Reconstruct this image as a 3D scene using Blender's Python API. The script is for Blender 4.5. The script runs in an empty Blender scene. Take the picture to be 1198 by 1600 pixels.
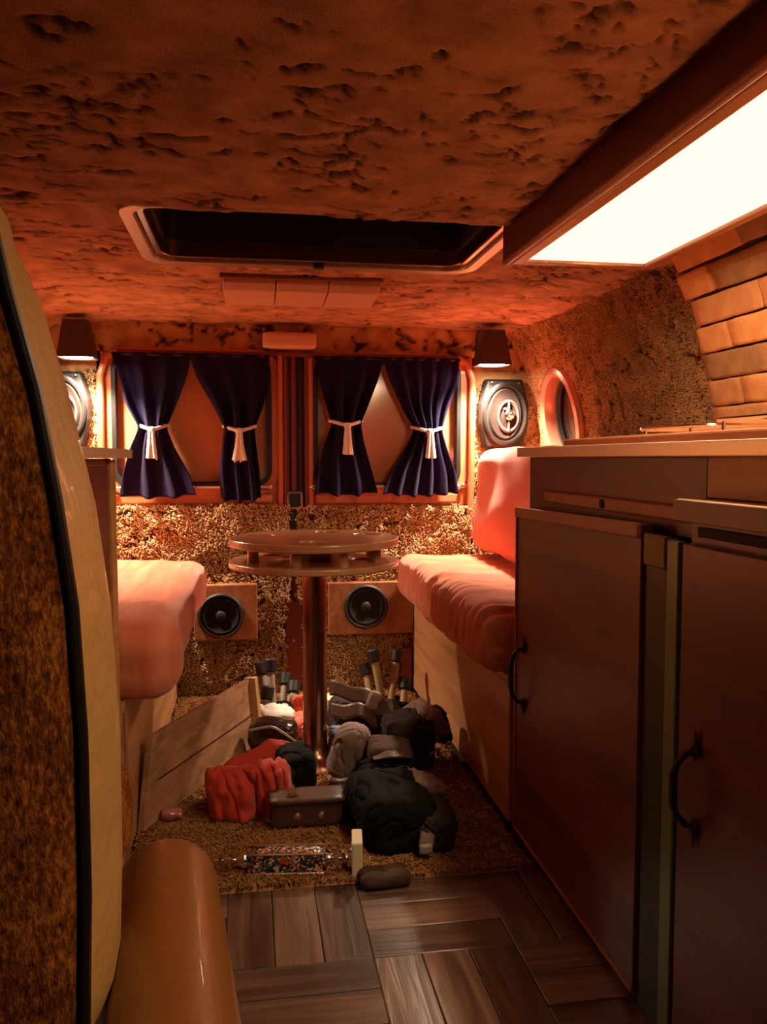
import bpy, bmesh, math, random
import numpy as np
from mathutils import Vector, Matrix, Euler, noise
random.seed(7); rng = np.random.default_rng(7)
PI = math.pi
SC = bpy.context.scene
COL = SC.collection

# ------------------------------------------------------------------ camera
cam_d = bpy.data.cameras.new('camera'); cam = bpy.data.objects.new('camera', cam_d); COL.objects.link(cam)
cam.location = (0, 0, .85)
cam.rotation_euler = (math.radians(90 - 3.74), 0, math.radians(-9.05))
cam_d.sensor_fit = 'VERTICAL'; cam_d.sensor_height = 36; cam_d.sensor_width = 27
cam_d.lens = 36 * 1300 / 1600
cam_d.clip_start = .02
SC.camera = cam
# ------------------------------------------------------------------ world, exposure
w = bpy.data.worlds.new('world'); SC.world = w; w.use_nodes = True
w.node_tree.nodes['Background'].inputs[0].default_value = (1, .50, .28, 1)
w.node_tree.nodes['Background'].inputs[1].default_value = .009
SC.view_settings.view_transform = 'Standard'
SC.view_settings.look = 'None'
SC.view_settings.gamma = 1
SC.view_settings.use_curve_mapping = False
SC.view_settings.exposure = 0.0
PANEL_STRENGTH = 1.7
SPOT_W = 98.0
TUBE_W = 12.0
FILL_W = .45  # power of the added fill lamp behind the camera

# ------------------------------------------------------------------ materials
def new_mat(name):
    m = bpy.data.materials.new(name); m.use_nodes = True
    nt = m.node_tree
    return m, nt, nt.nodes['Principled BSDF']
def N(nt, t, **k):
    n = nt.nodes.new(t)
    for a, v in k.items():
        if a.startswith('i_'):
            n.inputs[a[2:].replace('_', ' ')].default_value = v
        else: setattr(n, a, v)
    return n
def c4(c): return (c[0], c[1], c[2], 1)
def plain(name, c, rough=.5, metal=0, bump=0, bscale=60, coat=0, var=.15, sheen=0, spec=.5):
    m, nt, b = new_mat(name)
    b.inputs['Roughness'].default_value = rough; b.inputs['Metallic'].default_value = metal
    b.inputs['Coat Weight'].default_value = coat
    b.inputs['Specular IOR Level'].default_value = spec
    if sheen: b.inputs['Sheen Weight'].default_value = sheen; b.inputs['Sheen Roughness'].default_value = .4
    tc = N(nt, 'ShaderNodeTexCoord'); no = N(nt, 'ShaderNodeTexNoise'); no.inputs['Scale'].default_value = bscale * .25; no.inputs['Detail'].default_value = 4
    nt.links.new(tc.outputs['Object'], no.inputs['Vector'])
    mx = N(nt, 'ShaderNodeMix', data_type='RGBA'); mx.inputs[6].default_value = c4([v * (1 - var) for v in c]); mx.inputs[7].default_value = c4([min(1, v * (1 + var)) for v in c])
    nt.links.new(no.outputs['Fac'], mx.inputs[0]); nt.links.new(mx.outputs[2], b.inputs['Base Color'])
    if bump:
        n2 = N(nt, 'ShaderNodeTexNoise'); n2.inputs['Scale'].default_value = bscale; n2.inputs['Detail'].default_value = 5
        bp = N(nt, 'ShaderNodeBump'); bp.inputs['Strength'].default_value = bump; bp.inputs['Distance'].default_value = .004
        nt.links.new(tc.outputs['Object'], n2.inputs['Vector']); nt.links.new(n2.outputs['Fac'], bp.inputs['Height']); nt.links.new(bp.outputs['Normal'], b.inputs['Normal'])
    return m
def wood(name, c1, c2, axis=1, scale=1., rough=.4, coat=.15, bump=.25, objvar=0):
    """grain runs along the axis"""
    m, nt, b = new_mat(name)
    tc = N(nt, 'ShaderNodeTexCoord'); mp = N(nt, 'ShaderNodeMapping')
    s = [22 * scale] * 3; s[axis] = 1.6 * scale
    mp.inputs['Scale'].default_value = s
    nt.links.new(tc.outputs['Object'], mp.inputs['Vector'])
    n1 = N(nt, 'ShaderNodeTexNoise'); n1.inputs['Scale'].default_value = 1; n1.inputs['Detail'].default_value = 6; n1.inputs['Distortion'].default_value = .8
    nt.links.new(mp.outputs[0], n1.inputs['Vector'])
    if objvar:
        oi = N(nt, 'ShaderNodeObjectInfo'); ad = N(nt, 'ShaderNodeVectorMath', operation='ADD'); sc = N(nt, 'ShaderNodeVectorMath', operation='SCALE'); sc.inputs['Scale'].default_value = 37.
        cb = N(nt, 'ShaderNodeCombineXYZ')
        for i in range(3): nt.links.new(oi.outputs['Random'], cb.inputs[i])
        nt.links.new(cb.outputs[0], sc.inputs[0]); nt.links.new(mp.outputs[0], ad.inputs[0]); nt.links.new(sc.outputs[0], ad.inputs[1]); nt.links.new(ad.outputs[0], n1.inputs['Vector'])
    cr = N(nt, 'ShaderNodeValToRGB'); cr.color_ramp.elements[0].position = .3; cr.color_ramp.elements[1].position = .72
    cr.color_ramp.elements[0].color = c4(c1); cr.color_ramp.elements[1].color = c4(c2)
    nt.links.new(n1.outputs['Fac'], cr.inputs[0])
    out = cr.outputs[0]
    if objvar:
        hs = N(nt, 'ShaderNodeHueSaturation'); mr = N(nt, 'ShaderNodeMapRange'); mr.inputs[3].default_value = 1 - objvar; mr.inputs[4].default_value = 1 + objvar
        nt.links.new(oi.outputs['Random'], mr.inputs[0]); nt.links.new(mr.outputs[0], hs.inputs['Value']); nt.links.new(out, hs.inputs['Color']); out = hs.outputs[0]
    nt.links.new(out, b.inputs['Base Color'])
    bp = N(nt, 'ShaderNodeBump'); bp.inputs['Strength'].default_value = bump; bp.inputs['Distance'].default_value = .003
    nt.links.new(n1.outputs['Fac'], bp.inputs['Height']); nt.links.new(bp.outputs[0], b.inputs['Normal'])
    b.inputs['Roughness'].default_value = rough; b.inputs['Coat Weight'].default_value = coat; b.inputs['Coat Roughness'].default_value = .25
    return m
def emit(name, c, s):
    m, nt, b = new_mat(name)
    b.inputs['Base Color'].default_value = c4(c); b.inputs['Emission Color'].default_value = c4(c); b.inputs['Emission Strength'].default_value = s
    return m
def pile_mat(name, dark, light, rough=.9, bump=0):
    """carpet pile: colour varies by the mesh attribute 'tone' (dyed yarn / shade painted in where the pile parts)"""
    m, nt, b = new_mat(name)
    at = N(nt, 'ShaderNodeAttribute', attribute_name='tone')
    mx = N(nt, 'ShaderNodeMix', data_type='RGBA'); mx.inputs[6].default_value = c4(dark); mx.inputs[7].default_value = c4(light)
    nt.links.new(at.outputs['Fac'], mx.inputs[0]); nt.links.new(mx.outputs[2], b.inputs['Base Color'])
    b.inputs['Roughness'].default_value = rough; b.inputs['Specular IOR Level'].default_value = .15
    if bump:
        tc = N(nt, 'ShaderNodeTexCoord'); n2 = N(nt, 'ShaderNodeTexNoise'); n2.inputs['Scale'].default_value = 330; n2.inputs['Detail'].default_value = 3
        bp = N(nt, 'ShaderNodeBump'); bp.inputs['Strength'].default_value = bump; bp.inputs['Distance'].default_value = .004
        nt.links.new(tc.outputs['Object'], n2.inputs['Vector']); nt.links.new(n2.outputs['Fac'], bp.inputs['Height']); nt.links.new(bp.outputs['Normal'], b.inputs['Normal'])
    return m
def cloth(name, c, c2, scale=60, axis=1, sheen=.3, rough=.85, stripe=.5):
    """woven fabric with faint irregular stripes across the axis"""
    m, nt, b = new_mat(name)
    tc = N(nt, 'ShaderNodeTexCoord'); mp = N(nt, 'ShaderNodeMapping'); s = [2.5] * 3; s[axis] = scale; mp.inputs['Scale'].default_value = s
    n1 = N(nt, 'ShaderNodeTexNoise'); n1.inputs['Scale'].default_value = 1; n1.inputs['Detail'].default_value = 3
    nt.links.new(tc.outputs['Object'], mp.inputs[0]); nt.links.new(mp.outputs[0], n1.inputs['Vector'])
    cr = N(nt, 'ShaderNodeValToRGB'); cr.color_ramp.elements[0].position = .5 - .2 * stripe; cr.color_ramp.elements[1].position = .5 + .25
    cr.color_ramp.elements[0].color = c4(c); cr.color_ramp.elements[1].color = c4(c2)
    nt.links.new(n1.outputs['Fac'], cr.inputs[0]); nt.links.new(cr.outputs[0], b.inputs['Base Color'])
    n2 = N(nt, 'ShaderNodeTexNoise'); n2.inputs['Scale'].default_value = 300; n2.inputs['Detail'].default_value = 2
    bp = N(nt, 'ShaderNodeBump'); bp.inputs['Strength'].default_value = .3; bp.inputs['Distance'].default_value = .002
    nt.links.new(tc.outputs['Object'], n2.inputs['Vector']); nt.links.new(n2.outputs['Fac'], bp.inputs['Height']); nt.links.new(bp.outputs['Normal'], b.inputs['Normal'])
    b.inputs['Roughness'].default_value = rough; b.inputs['Sheen Weight'].default_value = sheen; b.inputs['Specular IOR Level'].default_value = .2
    return m

M = {}
M['ceil'] = pile_mat('plush_headliner', (.07, .030, .016), (.64, .32, .18), bump=.5)
M['shag'] = pile_mat('shag_pile', (.58, .32, .13), (.95, .74, .45))
M['shagbase'] = pile_mat('shag_backing', (.12, .05, .02), (.50, .27, .12), bump=.4)
M['sidewall'] = pile_mat('side_wall_plush', (.10, .040, .015), (.82, .46, .20), bump=.5)
M['rug'] = pile_mat('rug_pile', (.20, .08, .025), (.46, .22, .08))
M['paint'] = plain('orange_door_paint', (.58, .17, .075), .35, coat=.3, bscale=20, var=.08)
M['paintdark'] = plain('oxblood_paint', (.20, .025, .012), .4, coat=.2, bscale=20)
M['rubber'] = plain('black_rubber', (.012, .010, .010), .45, bscale=40)
M['blackpl'] = plain('black_plastic', (.012, .009, .008), .55, bscale=40, bump=.1)
M['lamphood'] = plain('dark_brown_lamp_hood', (.06, .025, .018), .5, bscale=60, bump=.1)
M['cone'] = plain('paper_speaker_cone', (.022, .014, .012), .75, bscale=90, bump=.2, spec=.15)
M['conelight'] = plain('pale_speaker_cone', (.085, .052, .048), .6, metal=0, bscale=40)
M['chrome'] = plain('chrome', (.80, .74, .68), .16, 1, bscale=20, var=.04)
M['alu'] = plain('brushed_aluminium', (.85, .70, .50), .32, .6, bscale=20, var=.06)
M['polemetal'] = plain('tarnished_pole_metal', (.42, .24, .17), .24, 1, bscale=20, var=.15)
M['hatchmetal'] = plain('satin_hatch_metal', (.50, .34, .24), .36, .55, bscale=20, var=.08)
M['brass'] = plain('brass', (.62, .46, .22), .35, 1, bscale=30)
M['dullbrass'] = plain('dull_brass', (.16, .12, .05), .5, .5, bscale=30)
M['velvet'] = plain('navy_velvet', (.010, .006, .034), .9, sheen=.06, bscale=240, bump=.5, var=.3, spec=.15)
M['cord'] = plain('white_cotton_cord', (.80, .72, .62), .85, bscale=400, bump=.4, var=.06)
M['orange'] = cloth('orange_upholstery', (.68, .17, .085), (.82, .31, .18), 26, 0, sheen=.25)
M['orange2'] = cloth('orange_upholstery_crosswise', (.68, .18, .09), (.80, .29, .17), 26, 1, sheen=.25)
M['plaincoral'] = cloth('coral_upholstery', (.70, .13, .075), (.74, .17, .10), 10, 2, sheen=.25)
M['bedwood'] = wood('pale_oak_panel', (.40, .17, .07), (.66, .35, .16), 1, 1.0, .45)
M['cabwood'] = wood('walnut_door', (.10, .022, .010), (.23, .065, .027), 1, .7, .38, .25)
M['cabred'] = wood('red_walnut_front', (.085, .013, .006), (.19, .032, .013), 1, .8, .4, .2)
M['trimwood'] = wood('light_wood_trim', (.30, .10, .04), (.48, .20, .085), 1, 1.6, .42)
M['lightpanel'] = wood('honey_wood_panel', (.44, .20, .06), (.62, .34, .12), 1, 1.2, .45)
M['tablewood'] = wood('varnished_table_wood', (.38, .16, .075), (.56, .27, .13), 0, .9, .28, .4, .05)
M['fixwood'] = wood('dark_valance_wood', (.085, .018, .010), (.17, .04, .02), 1, .6, .45)
M['board'] = wood('weathered_plank', (.24, .11, .055), (.50, .26, .13), 1, 1.3, .6, 0, .6)
M['boardedge'] = wood('raw_plank_edge', (.50, .26, .11), (.74, .46, .22), 2, 1.5, .6, 0, .4)
M['parquet'] = wood('parquet_strip_wood', (.060, .030, .020), (.21, .115, .075), 0, 1.7, .33, .35, .7, objvar=.35)
M['parquetv'] = wood('parquet_strip_wood_lengthwise', (.060, .030, .020), (.21, .115, .075), 1, 1.7, .33, .35, .7, objvar=.35)
M['subfloor'] = plain('dark_floor_joint', (.012, .007, .004), .8)
M['sidebrown'] = plain('brown_side_panel', (.30, .10, .03), .5, bscale=30, bump=.05)
M['vinyl'] = plain('tan_vinyl', (.46, .25, .08), .40, bscale=55, bump=.6, coat=.1)
M['armvinyl'] = plain('caramel_vinyl', (.20, .066, .011), .38, bscale=160, bump=.15, coat=.15)
M['piping'] = plain('black_piping', (.012, .008, .006), .4, bscale=80)
M['seatfab'] = None
M['plastic'] = plain('cream_plastic', (.72, .42, .30), .35, bscale=20, var=.04)
M['cream'] = plain('cream_enamel', (.70, .60, .40), .35, bscale=20, var=.06)
M['brick'] = None
M['mortar'] = plain('dark_mortar', (.08, .03, .012), .95, bscale=120, bump=.6)
M['glass'] = None
M['diffuser'] = emit('lit_diffuser', (1, .80, .50), PANEL_STRENGTH)
M['bulb'] = emit('lit_lamp_lens', (1, .84, .62), 40)
M['red'] = plain('red_cotton', (.50, .035, .015), .85, bscale=200, bump=.35, sheen=.3, var=.12)
M['redbright'] = plain('coral_rubber', (.80, .10, .05), .5, bscale=60, bump=.2)
M['white'] = plain('white_canvas', (.66, .60, .54), .8, bscale=180, bump=.4)
M['shinyblack'] = plain('glossy_black_vinyl', (.022, .010, .009), .22, bscale=30, bump=.15, coat=.5)
M['taupe'] = plain('taupe_twill', (.20, .12, .095), .75, bscale=260, bump=.35, sheen=.1)
M['charcoal'] = plain('charcoal_canvas', (.034, .023, .020), .8, bscale=240, bump=.35, sheen=.05, spec=.12)
M['blackcloth'] = plain('black_canvas', (.006, .0045, .004), .85, bscale=240, bump=.35, sheen=0, spec=.12)
M['brownlea'] = plain('dark_brown_leather', (.07, .028, .016), .42, bscale=120, bump=.3)
M['capcloth'] = plain('dark_brown_twill', (.060, .028, .018), .8, bscale=200, bump=.3, spec=.2)
M['greytube'] = plain('grey_painted_tube', (.30, .25, .215), .4, bscale=60, var=.1)
M['khakitube'] = plain('khaki_painted_tube', (.36, .24, .12), .45, bscale=60, var=.1)
M['blue'] = plain('blue_grey_cloth', (.12, .15, .22), .7, bscale=200, bump=.3)
M['green'] = plain('green_metal_strip', (.17, .27, .10), .35, .2, bscale=20)
M['darkgreen'] = plain('dark_green_channel', (.040, .050, .028), .4, .3, bscale=20)
M['hole'] = plain('dark_void', (.006, .004, .004), .7)

def mk_brick():
    m, nt, b = new_mat('brick_face')
    tc = N(nt, 'ShaderNodeTexCoord'); oi = N(nt, 'ShaderNodeObjectInfo')
    n1 = N(nt, 'ShaderNodeTexNoise'); n1.inputs['Scale'].default_value = 28; n1.inputs['Detail'].default_value = 6
    nt.links.new(tc.outputs['Object'], n1.inputs['Vector'])
    cr = N(nt, 'ShaderNodeValToRGB')
    e = cr.color_ramp.elements; e[0].color = (.32, .15, .06, 1); e[0].position = 0; e[1].color = (.78, .32, .11, 1); e[1].position = 1
    k = e.new(.35); k.color = (.66, .27, .10, 1)
    nt.links.new(oi.outputs['Random'], cr.inputs[0])
    mx = N(nt, 'ShaderNodeMix', data_type='RGBA', blend_type='OVERLAY'); mx.inputs[0].default_value = .45
    nt.links.new(cr.outputs[0], mx.inputs[6]); nt.links.new(n1.outputs['Fac'], mx.inputs[7]); nt.links.new(mx.outputs[2], b.inputs['Base Color'])
    n2 = N(nt, 'ShaderNodeTexNoise'); n2.inputs['Scale'].default_value = 90; n2.inputs['Detail'].default_value = 5
    nt.links.new(tc.outputs['Object'], n2.inputs['Vector'])
    bp = N(nt, 'ShaderNodeBump'); bp.inputs['Strength'].default_value = .5; bp.inputs['Distance'].default_value = .004
    nt.links.new(n2.outputs['Fac'], bp.inputs['Height']); nt.links.new(bp.outputs[0], b.inputs['Normal'])
    b.inputs['Roughness'].default_value = .85
    return m
M['brick'] = mk_brick()
def mk_tweed():
    m, nt, b = new_mat('brown_tweed')
    tc = N(nt, 'ShaderNodeTexCoord'); mp = N(nt, 'ShaderNodeMapping'); mp.inputs['Scale'].default_value = (260, 260, 120)
    n1 = N(nt, 'ShaderNodeTexNoise'); n1.inputs['Scale'].default_value = 1; n1.inputs['Detail'].default_value = 2.5; n1.inputs['Roughness'].default_value = .7
    n2 = N(nt, 'ShaderNodeTexNoise'); n2.inputs['Scale'].default_value = 22; n2.inputs['Detail'].default_value = 3
    nt.links.new(tc.outputs['Object'], mp.inputs[0]); nt.links.new(mp.outputs[0], n1.inputs['Vector']); nt.links.new(tc.outputs['Object'], n2.inputs['Vector'])
    ad = N(nt, 'ShaderNodeMath', operation='MULTIPLY_ADD'); ad.inputs[1].default_value = .45; nt.links.new(n2.outputs['Fac'], ad.inputs[0]); nt.links.new(n1.outputs['Fac'], ad.inputs[2])
    cr = N(nt, 'ShaderNodeValToRGB'); e = cr.color_ramp.elements; e[0].position = .52; e[0].color = (.05, .014, .004, 1); e[1].position = .95; e[1].color = (.50, .17, .03, 1)
    k = e.new(.72); k.color = (.20, .055, .011, 1)
    nt.links.new(ad.outputs[0], cr.inputs[0]); nt.links.new(cr.outputs[0], b.inputs['Base Color'])
    bp = N(nt, 'ShaderNodeBump'); bp.inputs['Strength'].default_value = .8; bp.inputs['Distance'].default_value = .003
    nt.links.new(n1.outputs['Fac'], bp.inputs['Height']); nt.links.new(bp.outputs[0], b.inputs['Normal'])
    b.inputs['Roughness'].default_value = .95; b.inputs['Specular IOR Level'].default_value = .1
    return m
M['seatfab'] = mk_tweed()
def mk_glass():
    m, nt, b = new_mat('tinted_window_glass')
    nt.nodes.remove(b); out = nt.nodes['Material Output']
    tr = N(nt, 'ShaderNodeBsdfTransparent'); tr.inputs[0].default_value = (.96, .90, .84, 1)
    gl = N(nt, 'ShaderNodeBsdfGlossy'); gl.inputs['Roughness'].default_value = .12
    mx = N(nt, 'ShaderNodeMixShader'); mx.inputs[0].default_value = .07
    nt.links.new(tr.outputs[0], mx.inputs[1]); nt.links.new(gl.outputs[0], mx.inputs[2]); nt.links.new(mx.outputs[0], out.inputs['Surface'])
    return m
M['glass'] = mk_glass()
def mk_mosaic():
    m, nt, b = new_mat('mosaic_beads')
    tc = N(nt, 'ShaderNodeTexCoord'); vo = N(nt, 'ShaderNodeTexVoronoi'); vo.inputs['Scale'].default_value = 210
    nt.links.new(tc.outputs['Object'], vo.inputs['Vector'])
    cr = N(nt, 'ShaderNodeValToRGB'); cr.color_ramp.interpolation = 'CONSTANT'
    e = cr.color_ramp.elements; cols = [(0, (.04, .02, .02)), (.25, (.60, .10, .05)), (.42, (.75, .68, .55)), (.58, (.03, .16, .22)), (.72, (.70, .30, .12)), (.86, (.02, .05, .04))]
    e[0].position = 0; e[0].color = c4(cols[0][1]); e[1].position = cols[1][0]; e[1].color = c4(cols[1][1])
    for p, c in cols[2:]: q = e.new(p); q.color = c4(c)
    sp = N(nt, 'ShaderNodeSeparateColor'); nt.links.new(vo.outputs['Color'], sp.inputs[0]); nt.links.new(sp.outputs[0], cr.inputs[0])
    nt.links.new(cr.outputs[0], b.inputs['Base Color'])
    b.inputs['Roughness'].default_value = .18; b.inputs['Metallic'].default_value = .3
    bp = N(nt, 'ShaderNodeBump'); bp.inputs['Strength'].default_value = .6; bp.inputs['Distance'].default_value = .002; bp.invert = True
    nt.links.new(vo.outputs['Distance'], bp.inputs['Height']); nt.links.new(bp.outputs[0], b.inputs['Normal'])
    return m
M['mosaic'] = mk_mosaic()

# ------------------------------------------------------------------ object helpers
ORG = {}
def thing(name, label, cat, loc=(0, 0, 0), group=None):
    o = bpy.data.objects.new(name, None); o.empty_display_size = .05; COL.objects.link(o); o.location = loc
    o['label'] = label; o['category'] = cat
    if group: o['group'] = group
    ORG[o.name] = Vector(loc)
    return o
def tag(o, label=None, cat=None, group=None, kind=None):
    if label: o['label'] = label
    if cat: o['category'] = cat
    if group: o['group'] = group
    if kind: o['kind'] = kind
    return o
def link(name, me, parent=None, loc=None):
    o = bpy.data.objects.new(name, me); COL.objects.link(o)
    if parent is not None: o.parent = parent
    if loc is not None: o.location = loc
    return o
def obj(name, geo, mat, parent=None, smooth=False, bevel=0, seg=2, loc=None, label=None, kind=None, solid=0, subsurf=0):
    """geo = (verts, faces) in world coordinates"""
    V, F = geo
    if parent is not None: org = ORG[parent.name]
    else: org = Vector(loc) if loc is not None else Vector((0, 0, 0))
    me = bpy.data.meshes.new(name)
    me.from_pydata([(v[0] - org[0], v[1] - org[1], v[2] - org[2]) for v in V], [], [tuple(f) for f in F])
    bm = bmesh.new(); bm.from_mesh(me); bmesh.ops.recalc_face_normals(bm, faces=bm.faces)
    if smooth:
        for f in bm.faces: f.smooth = True
    bm.to_mesh(me); bm.free()
    if smooth and smooth != 'all':
        me.set_sharp_from_angle(angle=math.radians(42))
    me.materials.append(mat)
    o = bpy.data.objects.new(name, me); COL.objects.link(o)
    if parent is not None: o.parent = parent
    else: o.location = org
    ORG[o.name] = org
    if bevel:
        md = o.modifiers.new('bevel', 'BEVEL'); md.width = bevel; md.segments = seg; md.limit_method = 'ANGLE'; md.angle_limit = math.radians(40)
    if solid:
        md = o.modifiers.new('solid', 'SOLIDIFY'); md.thickness = solid; md.offset = 0
    if subsurf:
        md = o.modifiers.new('sub', 'SUBSURF'); md.levels = subsurf; md.render_levels = subsurf
    if label: o['label'] = label
    if kind: o['kind'] = kind
    return o
def box(x0, x1, y0, y1, z0, z1):
    V = [(x, y, z) for x in (x0, x1) for y in (y0, y1) for z in (z0, z1)]
    F = [(0, 1, 3, 2), (4, 6, 7, 5), (0, 4, 5, 1), (2, 3, 7, 6), (0, 2, 6, 4), (1, 5, 7, 3)]
    return V, F
def join(*gs):
    V = []; F = []
    for v, f in gs:
        n = len(V); V += list(v); F += [tuple(i + n for i in q) for q in f]
    return V, F
def xf(g, loc=(0, 0, 0), rot=(0, 0, 0), scale=(1, 1, 1)):
    m = Matrix.LocRotScale(Vector(loc), Euler(rot), Vector(scale))
    return [tuple(m @ Vector(v)) for v in g[0]], g[1]
def tube(pts, r, n=10, cap=True, closed=False):
    pts = [Vector(p) for p in pts]; rs = r if isinstance(r, (list, tuple)) else [r] * len(pts)
    V = []; F = []; k = len(pts); up = None
    for i, p in enumerate(pts):
        if closed: t = pts[(i + 1) % k] - pts[i - 1]
        else: t = pts[min(i + 1, k - 1)] - pts[max(i - 1, 0)]
        t.normalize()
        if up is None:
            up = Vector((0, 0, 1)) if abs(t.z) < .9 else Vector((0, 1, 0))
        s = t.cross(up)
        if s.length < 1e-6: s = t.cross(Vector((1, 0, 0)))
        s.normalize(); u = s.cross(t).normalized(); up = u
        for j in range(n):
            a = 2 * PI * j / n
            V.append(tuple(p + (s * math.cos(a) + u * math.sin(a)) * rs[i]))
    for i in range(k if closed else k - 1):
        for j in range(n):
            a = i * n + j; b_ = i * n + (j + 1) % n; i2 = (i + 1) % k
            F.append((a, b_, i2 * n + (j + 1) % n, i2 * n + j))
    if cap and not closed:
        F.append(tuple(range(n - 1, -1, -1))); F.append(tuple((k - 1) * n + j for j in range(n)))
    return V, F
def lathe(prof, n=32, c=(0, 0, 0), axis='Z', sx=1, sy=1, close=True):
    """prof: (radius, height); axis Z up, or Y: height grows towards -Y (facing the aisle)"""
    V = []; F = []
    for r, h in prof:
        for j in range(n):
            a = 2 * PI * j / n; x = r * math.cos(a) * sx; y = r * math.sin(a) * sy
            if axis == 'Z': V.append((c[0] + x, c[1] + y, c[2] + h))
            else: V.append((c[0] + x, c[1] - h, c[2] + y))
    for i in range(len(prof) - 1):
        for j in range(n): F.append((i * n + j, i * n + (j + 1) % n, (i + 1) * n + (j + 1) % n, (i + 1) * n + j))
    if close:
        F.append(tuple(range(n - 1, -1, -1))); F.append(tuple((len(prof) - 1) * n + j for j in range(n)))
    return V, F
def rrect(x0, x1, z0, z1, r, k=6):
    P = []
    for cx, cz, a0 in ((x1 - r, z1 - r, 0), (x0 + r, z1 - r, 90), (x0 + r, z0 + r, 180), (x1 - r, z0 + r, 270)):
        for i in range(k + 1):
            a = math.radians(a0 + 90 * i / k); P.append((cx + r * math.cos(a), cz + r * math.sin(a)))
    return P
def ringplate(outer, inner, y0, y1, plane='XZ'):
    """frame between two loops of equal count, from y0 to y1"""
    n = len(outer); f = (lambda p, y: (p[0], y, p[1])) if plane == 'XZ' else (lambda p, y: (p[0], p[1], y))
    V = [f(p, y0) for p in outer] + [f(p, y0) for p in inner] + [f(p, y1) for p in outer] + [f(p, y1) for p in inner]
    F = []
    for i in range(n):
        j = (i + 1) % n
        F += [(i, j, n + j, n + i), (2 * n + i, 3 * n + i, 3 * n + j, 2 * n + j), (i, 2 * n + i, 2 * n + j, j), (n + i, n + j, 3 * n + j, 3 * n + i)]
    return V, F
def prism(P, a0, a1, plane='XZ'):
    n = len(P); f = (lambda p, y: (p[0], y, p[1])) if plane == 'XZ' else ((lambda p, y: (p[0], p[1], y)) if plane == 'XY' else (lambda p, y: (y, p[0], p[1])))
    V = [f(p, a0) for p in P] + [f(p, a1) for p in P]
    F = [tuple(range(n)), tuple(range(2 * n - 1, n - 1, -1))] + [(i, (i + 1) % n, n + (i + 1) % n, n + i) for i in range(n)]
    return V, F
def grid(nu, nv, fn, closeu=False):
    V = [fn(i / (nu if closeu else nu - 1), j / (nv - 1)) for i in range(nu) for j in range(nv)]
    F = []
    for i in range(nu if closeu else nu - 1):
        for j in range(nv - 1):
            a = i * nv + j; b_ = ((i + 1) % nu) * nv + j
            F.append((a, b_, b_ + 1, a + 1))
    return V, F
def rbox(c, half, r, n=14, disp=None, rot=(0, 0, 0), zmin=None):
    """rounded box with disp(Vector local, normal) -> offset Vector"""
    bm = bmesh.new(); bmesh.ops.create_cube(bm, size=2)
    bmesh.ops.subdivide_edges(bm, edges=bm.edges[:], cuts=n, use_grid_fill=True)
    h = Vector(half); m = Matrix.LocRotScale(Vector(c), Euler(rot), Vector((1, 1, 1)))
    V = []
    for v in bm.verts:
        p = Vector([v.co[i] * h[i] for i in range(3)])
        q = Vector([max(-(h[i] - r), min(h[i] - r, p[i])) for i in range(3)])
        d = p - q
        nn = d.normalized() if d.length > 1e-9 else Vector((0, 0, 1))
        p = q + nn * r
        if disp: p = p + disp(p, nn)
        p = m @ p
        if zmin is not None and p.z < zmin: p.z = zmin + (p.z - zmin) * .02
        V.append(tuple(p))
    F = [tuple(v.index for v in f.verts) for f in bm.faces]; bm.free()
    return V, F
def crumple(seed, amp=.015, sc=9., fold=.6, dirv=(1, .3, .2), ff=30.):
    o = Vector((seed * 3.17, seed * 1.3, seed * .7)); dv = Vector(dirv).normalized()
    def f(p, nn):
        q = p * sc * .9 + o; wv = Vector((noise.noise(q * 1.3), noise.noise(q * 1.3 + Vector((7, 1, 3))), noise.noise(q * 1.3 + Vector((2, 9, 5)))))
        a = noise.noise(q)
        q2 = q + wv * .9
        r1 = .9 - 2.4 * math.exp(-(noise.noise(q2 * 1.1) / .075) ** 2); r2 = .5 - 1.6 * math.exp(-(noise.noise(q2 * 2.4 + dv * 3) / .09) ** 2)
        c_ = math.sin(p.dot(dv) * ff * 2.2 + wv.x * 5) * .5
        return nn * amp * (a * .6 + (r1 * .5 + r2 * .35) * fold + c_ * fold * .55)
    return f

# ---- numpy noises
_T = rng.random((256, 256))
def vnoise(x, y, s=0):
    x = np.asarray(x) + s * 17.3; y = np.asarray(y) + s * 5.1
    xi = np.floor(x).astype(int); yi = np.floor(y).astype(int); fx = x - xi; fy = y - yi
    fx = fx * fx * (3 - 2 * fx); fy = fy * fy * (3 - 2 * fy)
    g = lambda a, b_: _T[a & 255, b_ & 255]
    return (g(xi, yi) * (1 - fx) + g(xi + 1, yi) * fx) * (1 - fy) + (g(xi, yi + 1) * (1 - fx) + g(xi + 1, yi + 1) * fx) * fy
def fbm(x, y, s=0, o=4):
    r = 0; a = .5; t = 0
    for i in range(o): r = r + a * vnoise(x * 2 ** i, y * 2 ** i, s + i); t += a; a *= .5
    return r / t
def worley(x, y, s=0):
    xi = np.floor(x).astype(int); yi = np.floor(y).astype(int)
    f1 = np.full(x.shape, 9.); f2 = np.full(x.shape, 9.); idv = np.zeros(x.shape)
    for dx in (-1, 0, 1):
        for dy in (-1, 0, 1):
            cx = xi + dx; cy = yi + dy
            jx = _T[(cx + s * 7) & 255, (cy + 31) & 255]; jy = _T[(cx + 57) & 255, (cy + s * 11 + 3) & 255]
            d = np.hypot(cx + jx - x, cy + jy - y)
            m_ = d < f1
            f2 = np.where(m_, f1, np.minimum(f2, d)); idv = np.where(m_, jx * 7.7 + jy * 3.1, idv); f1 = np.where(m_, d, f1)
    return f1, f2, idv
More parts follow.
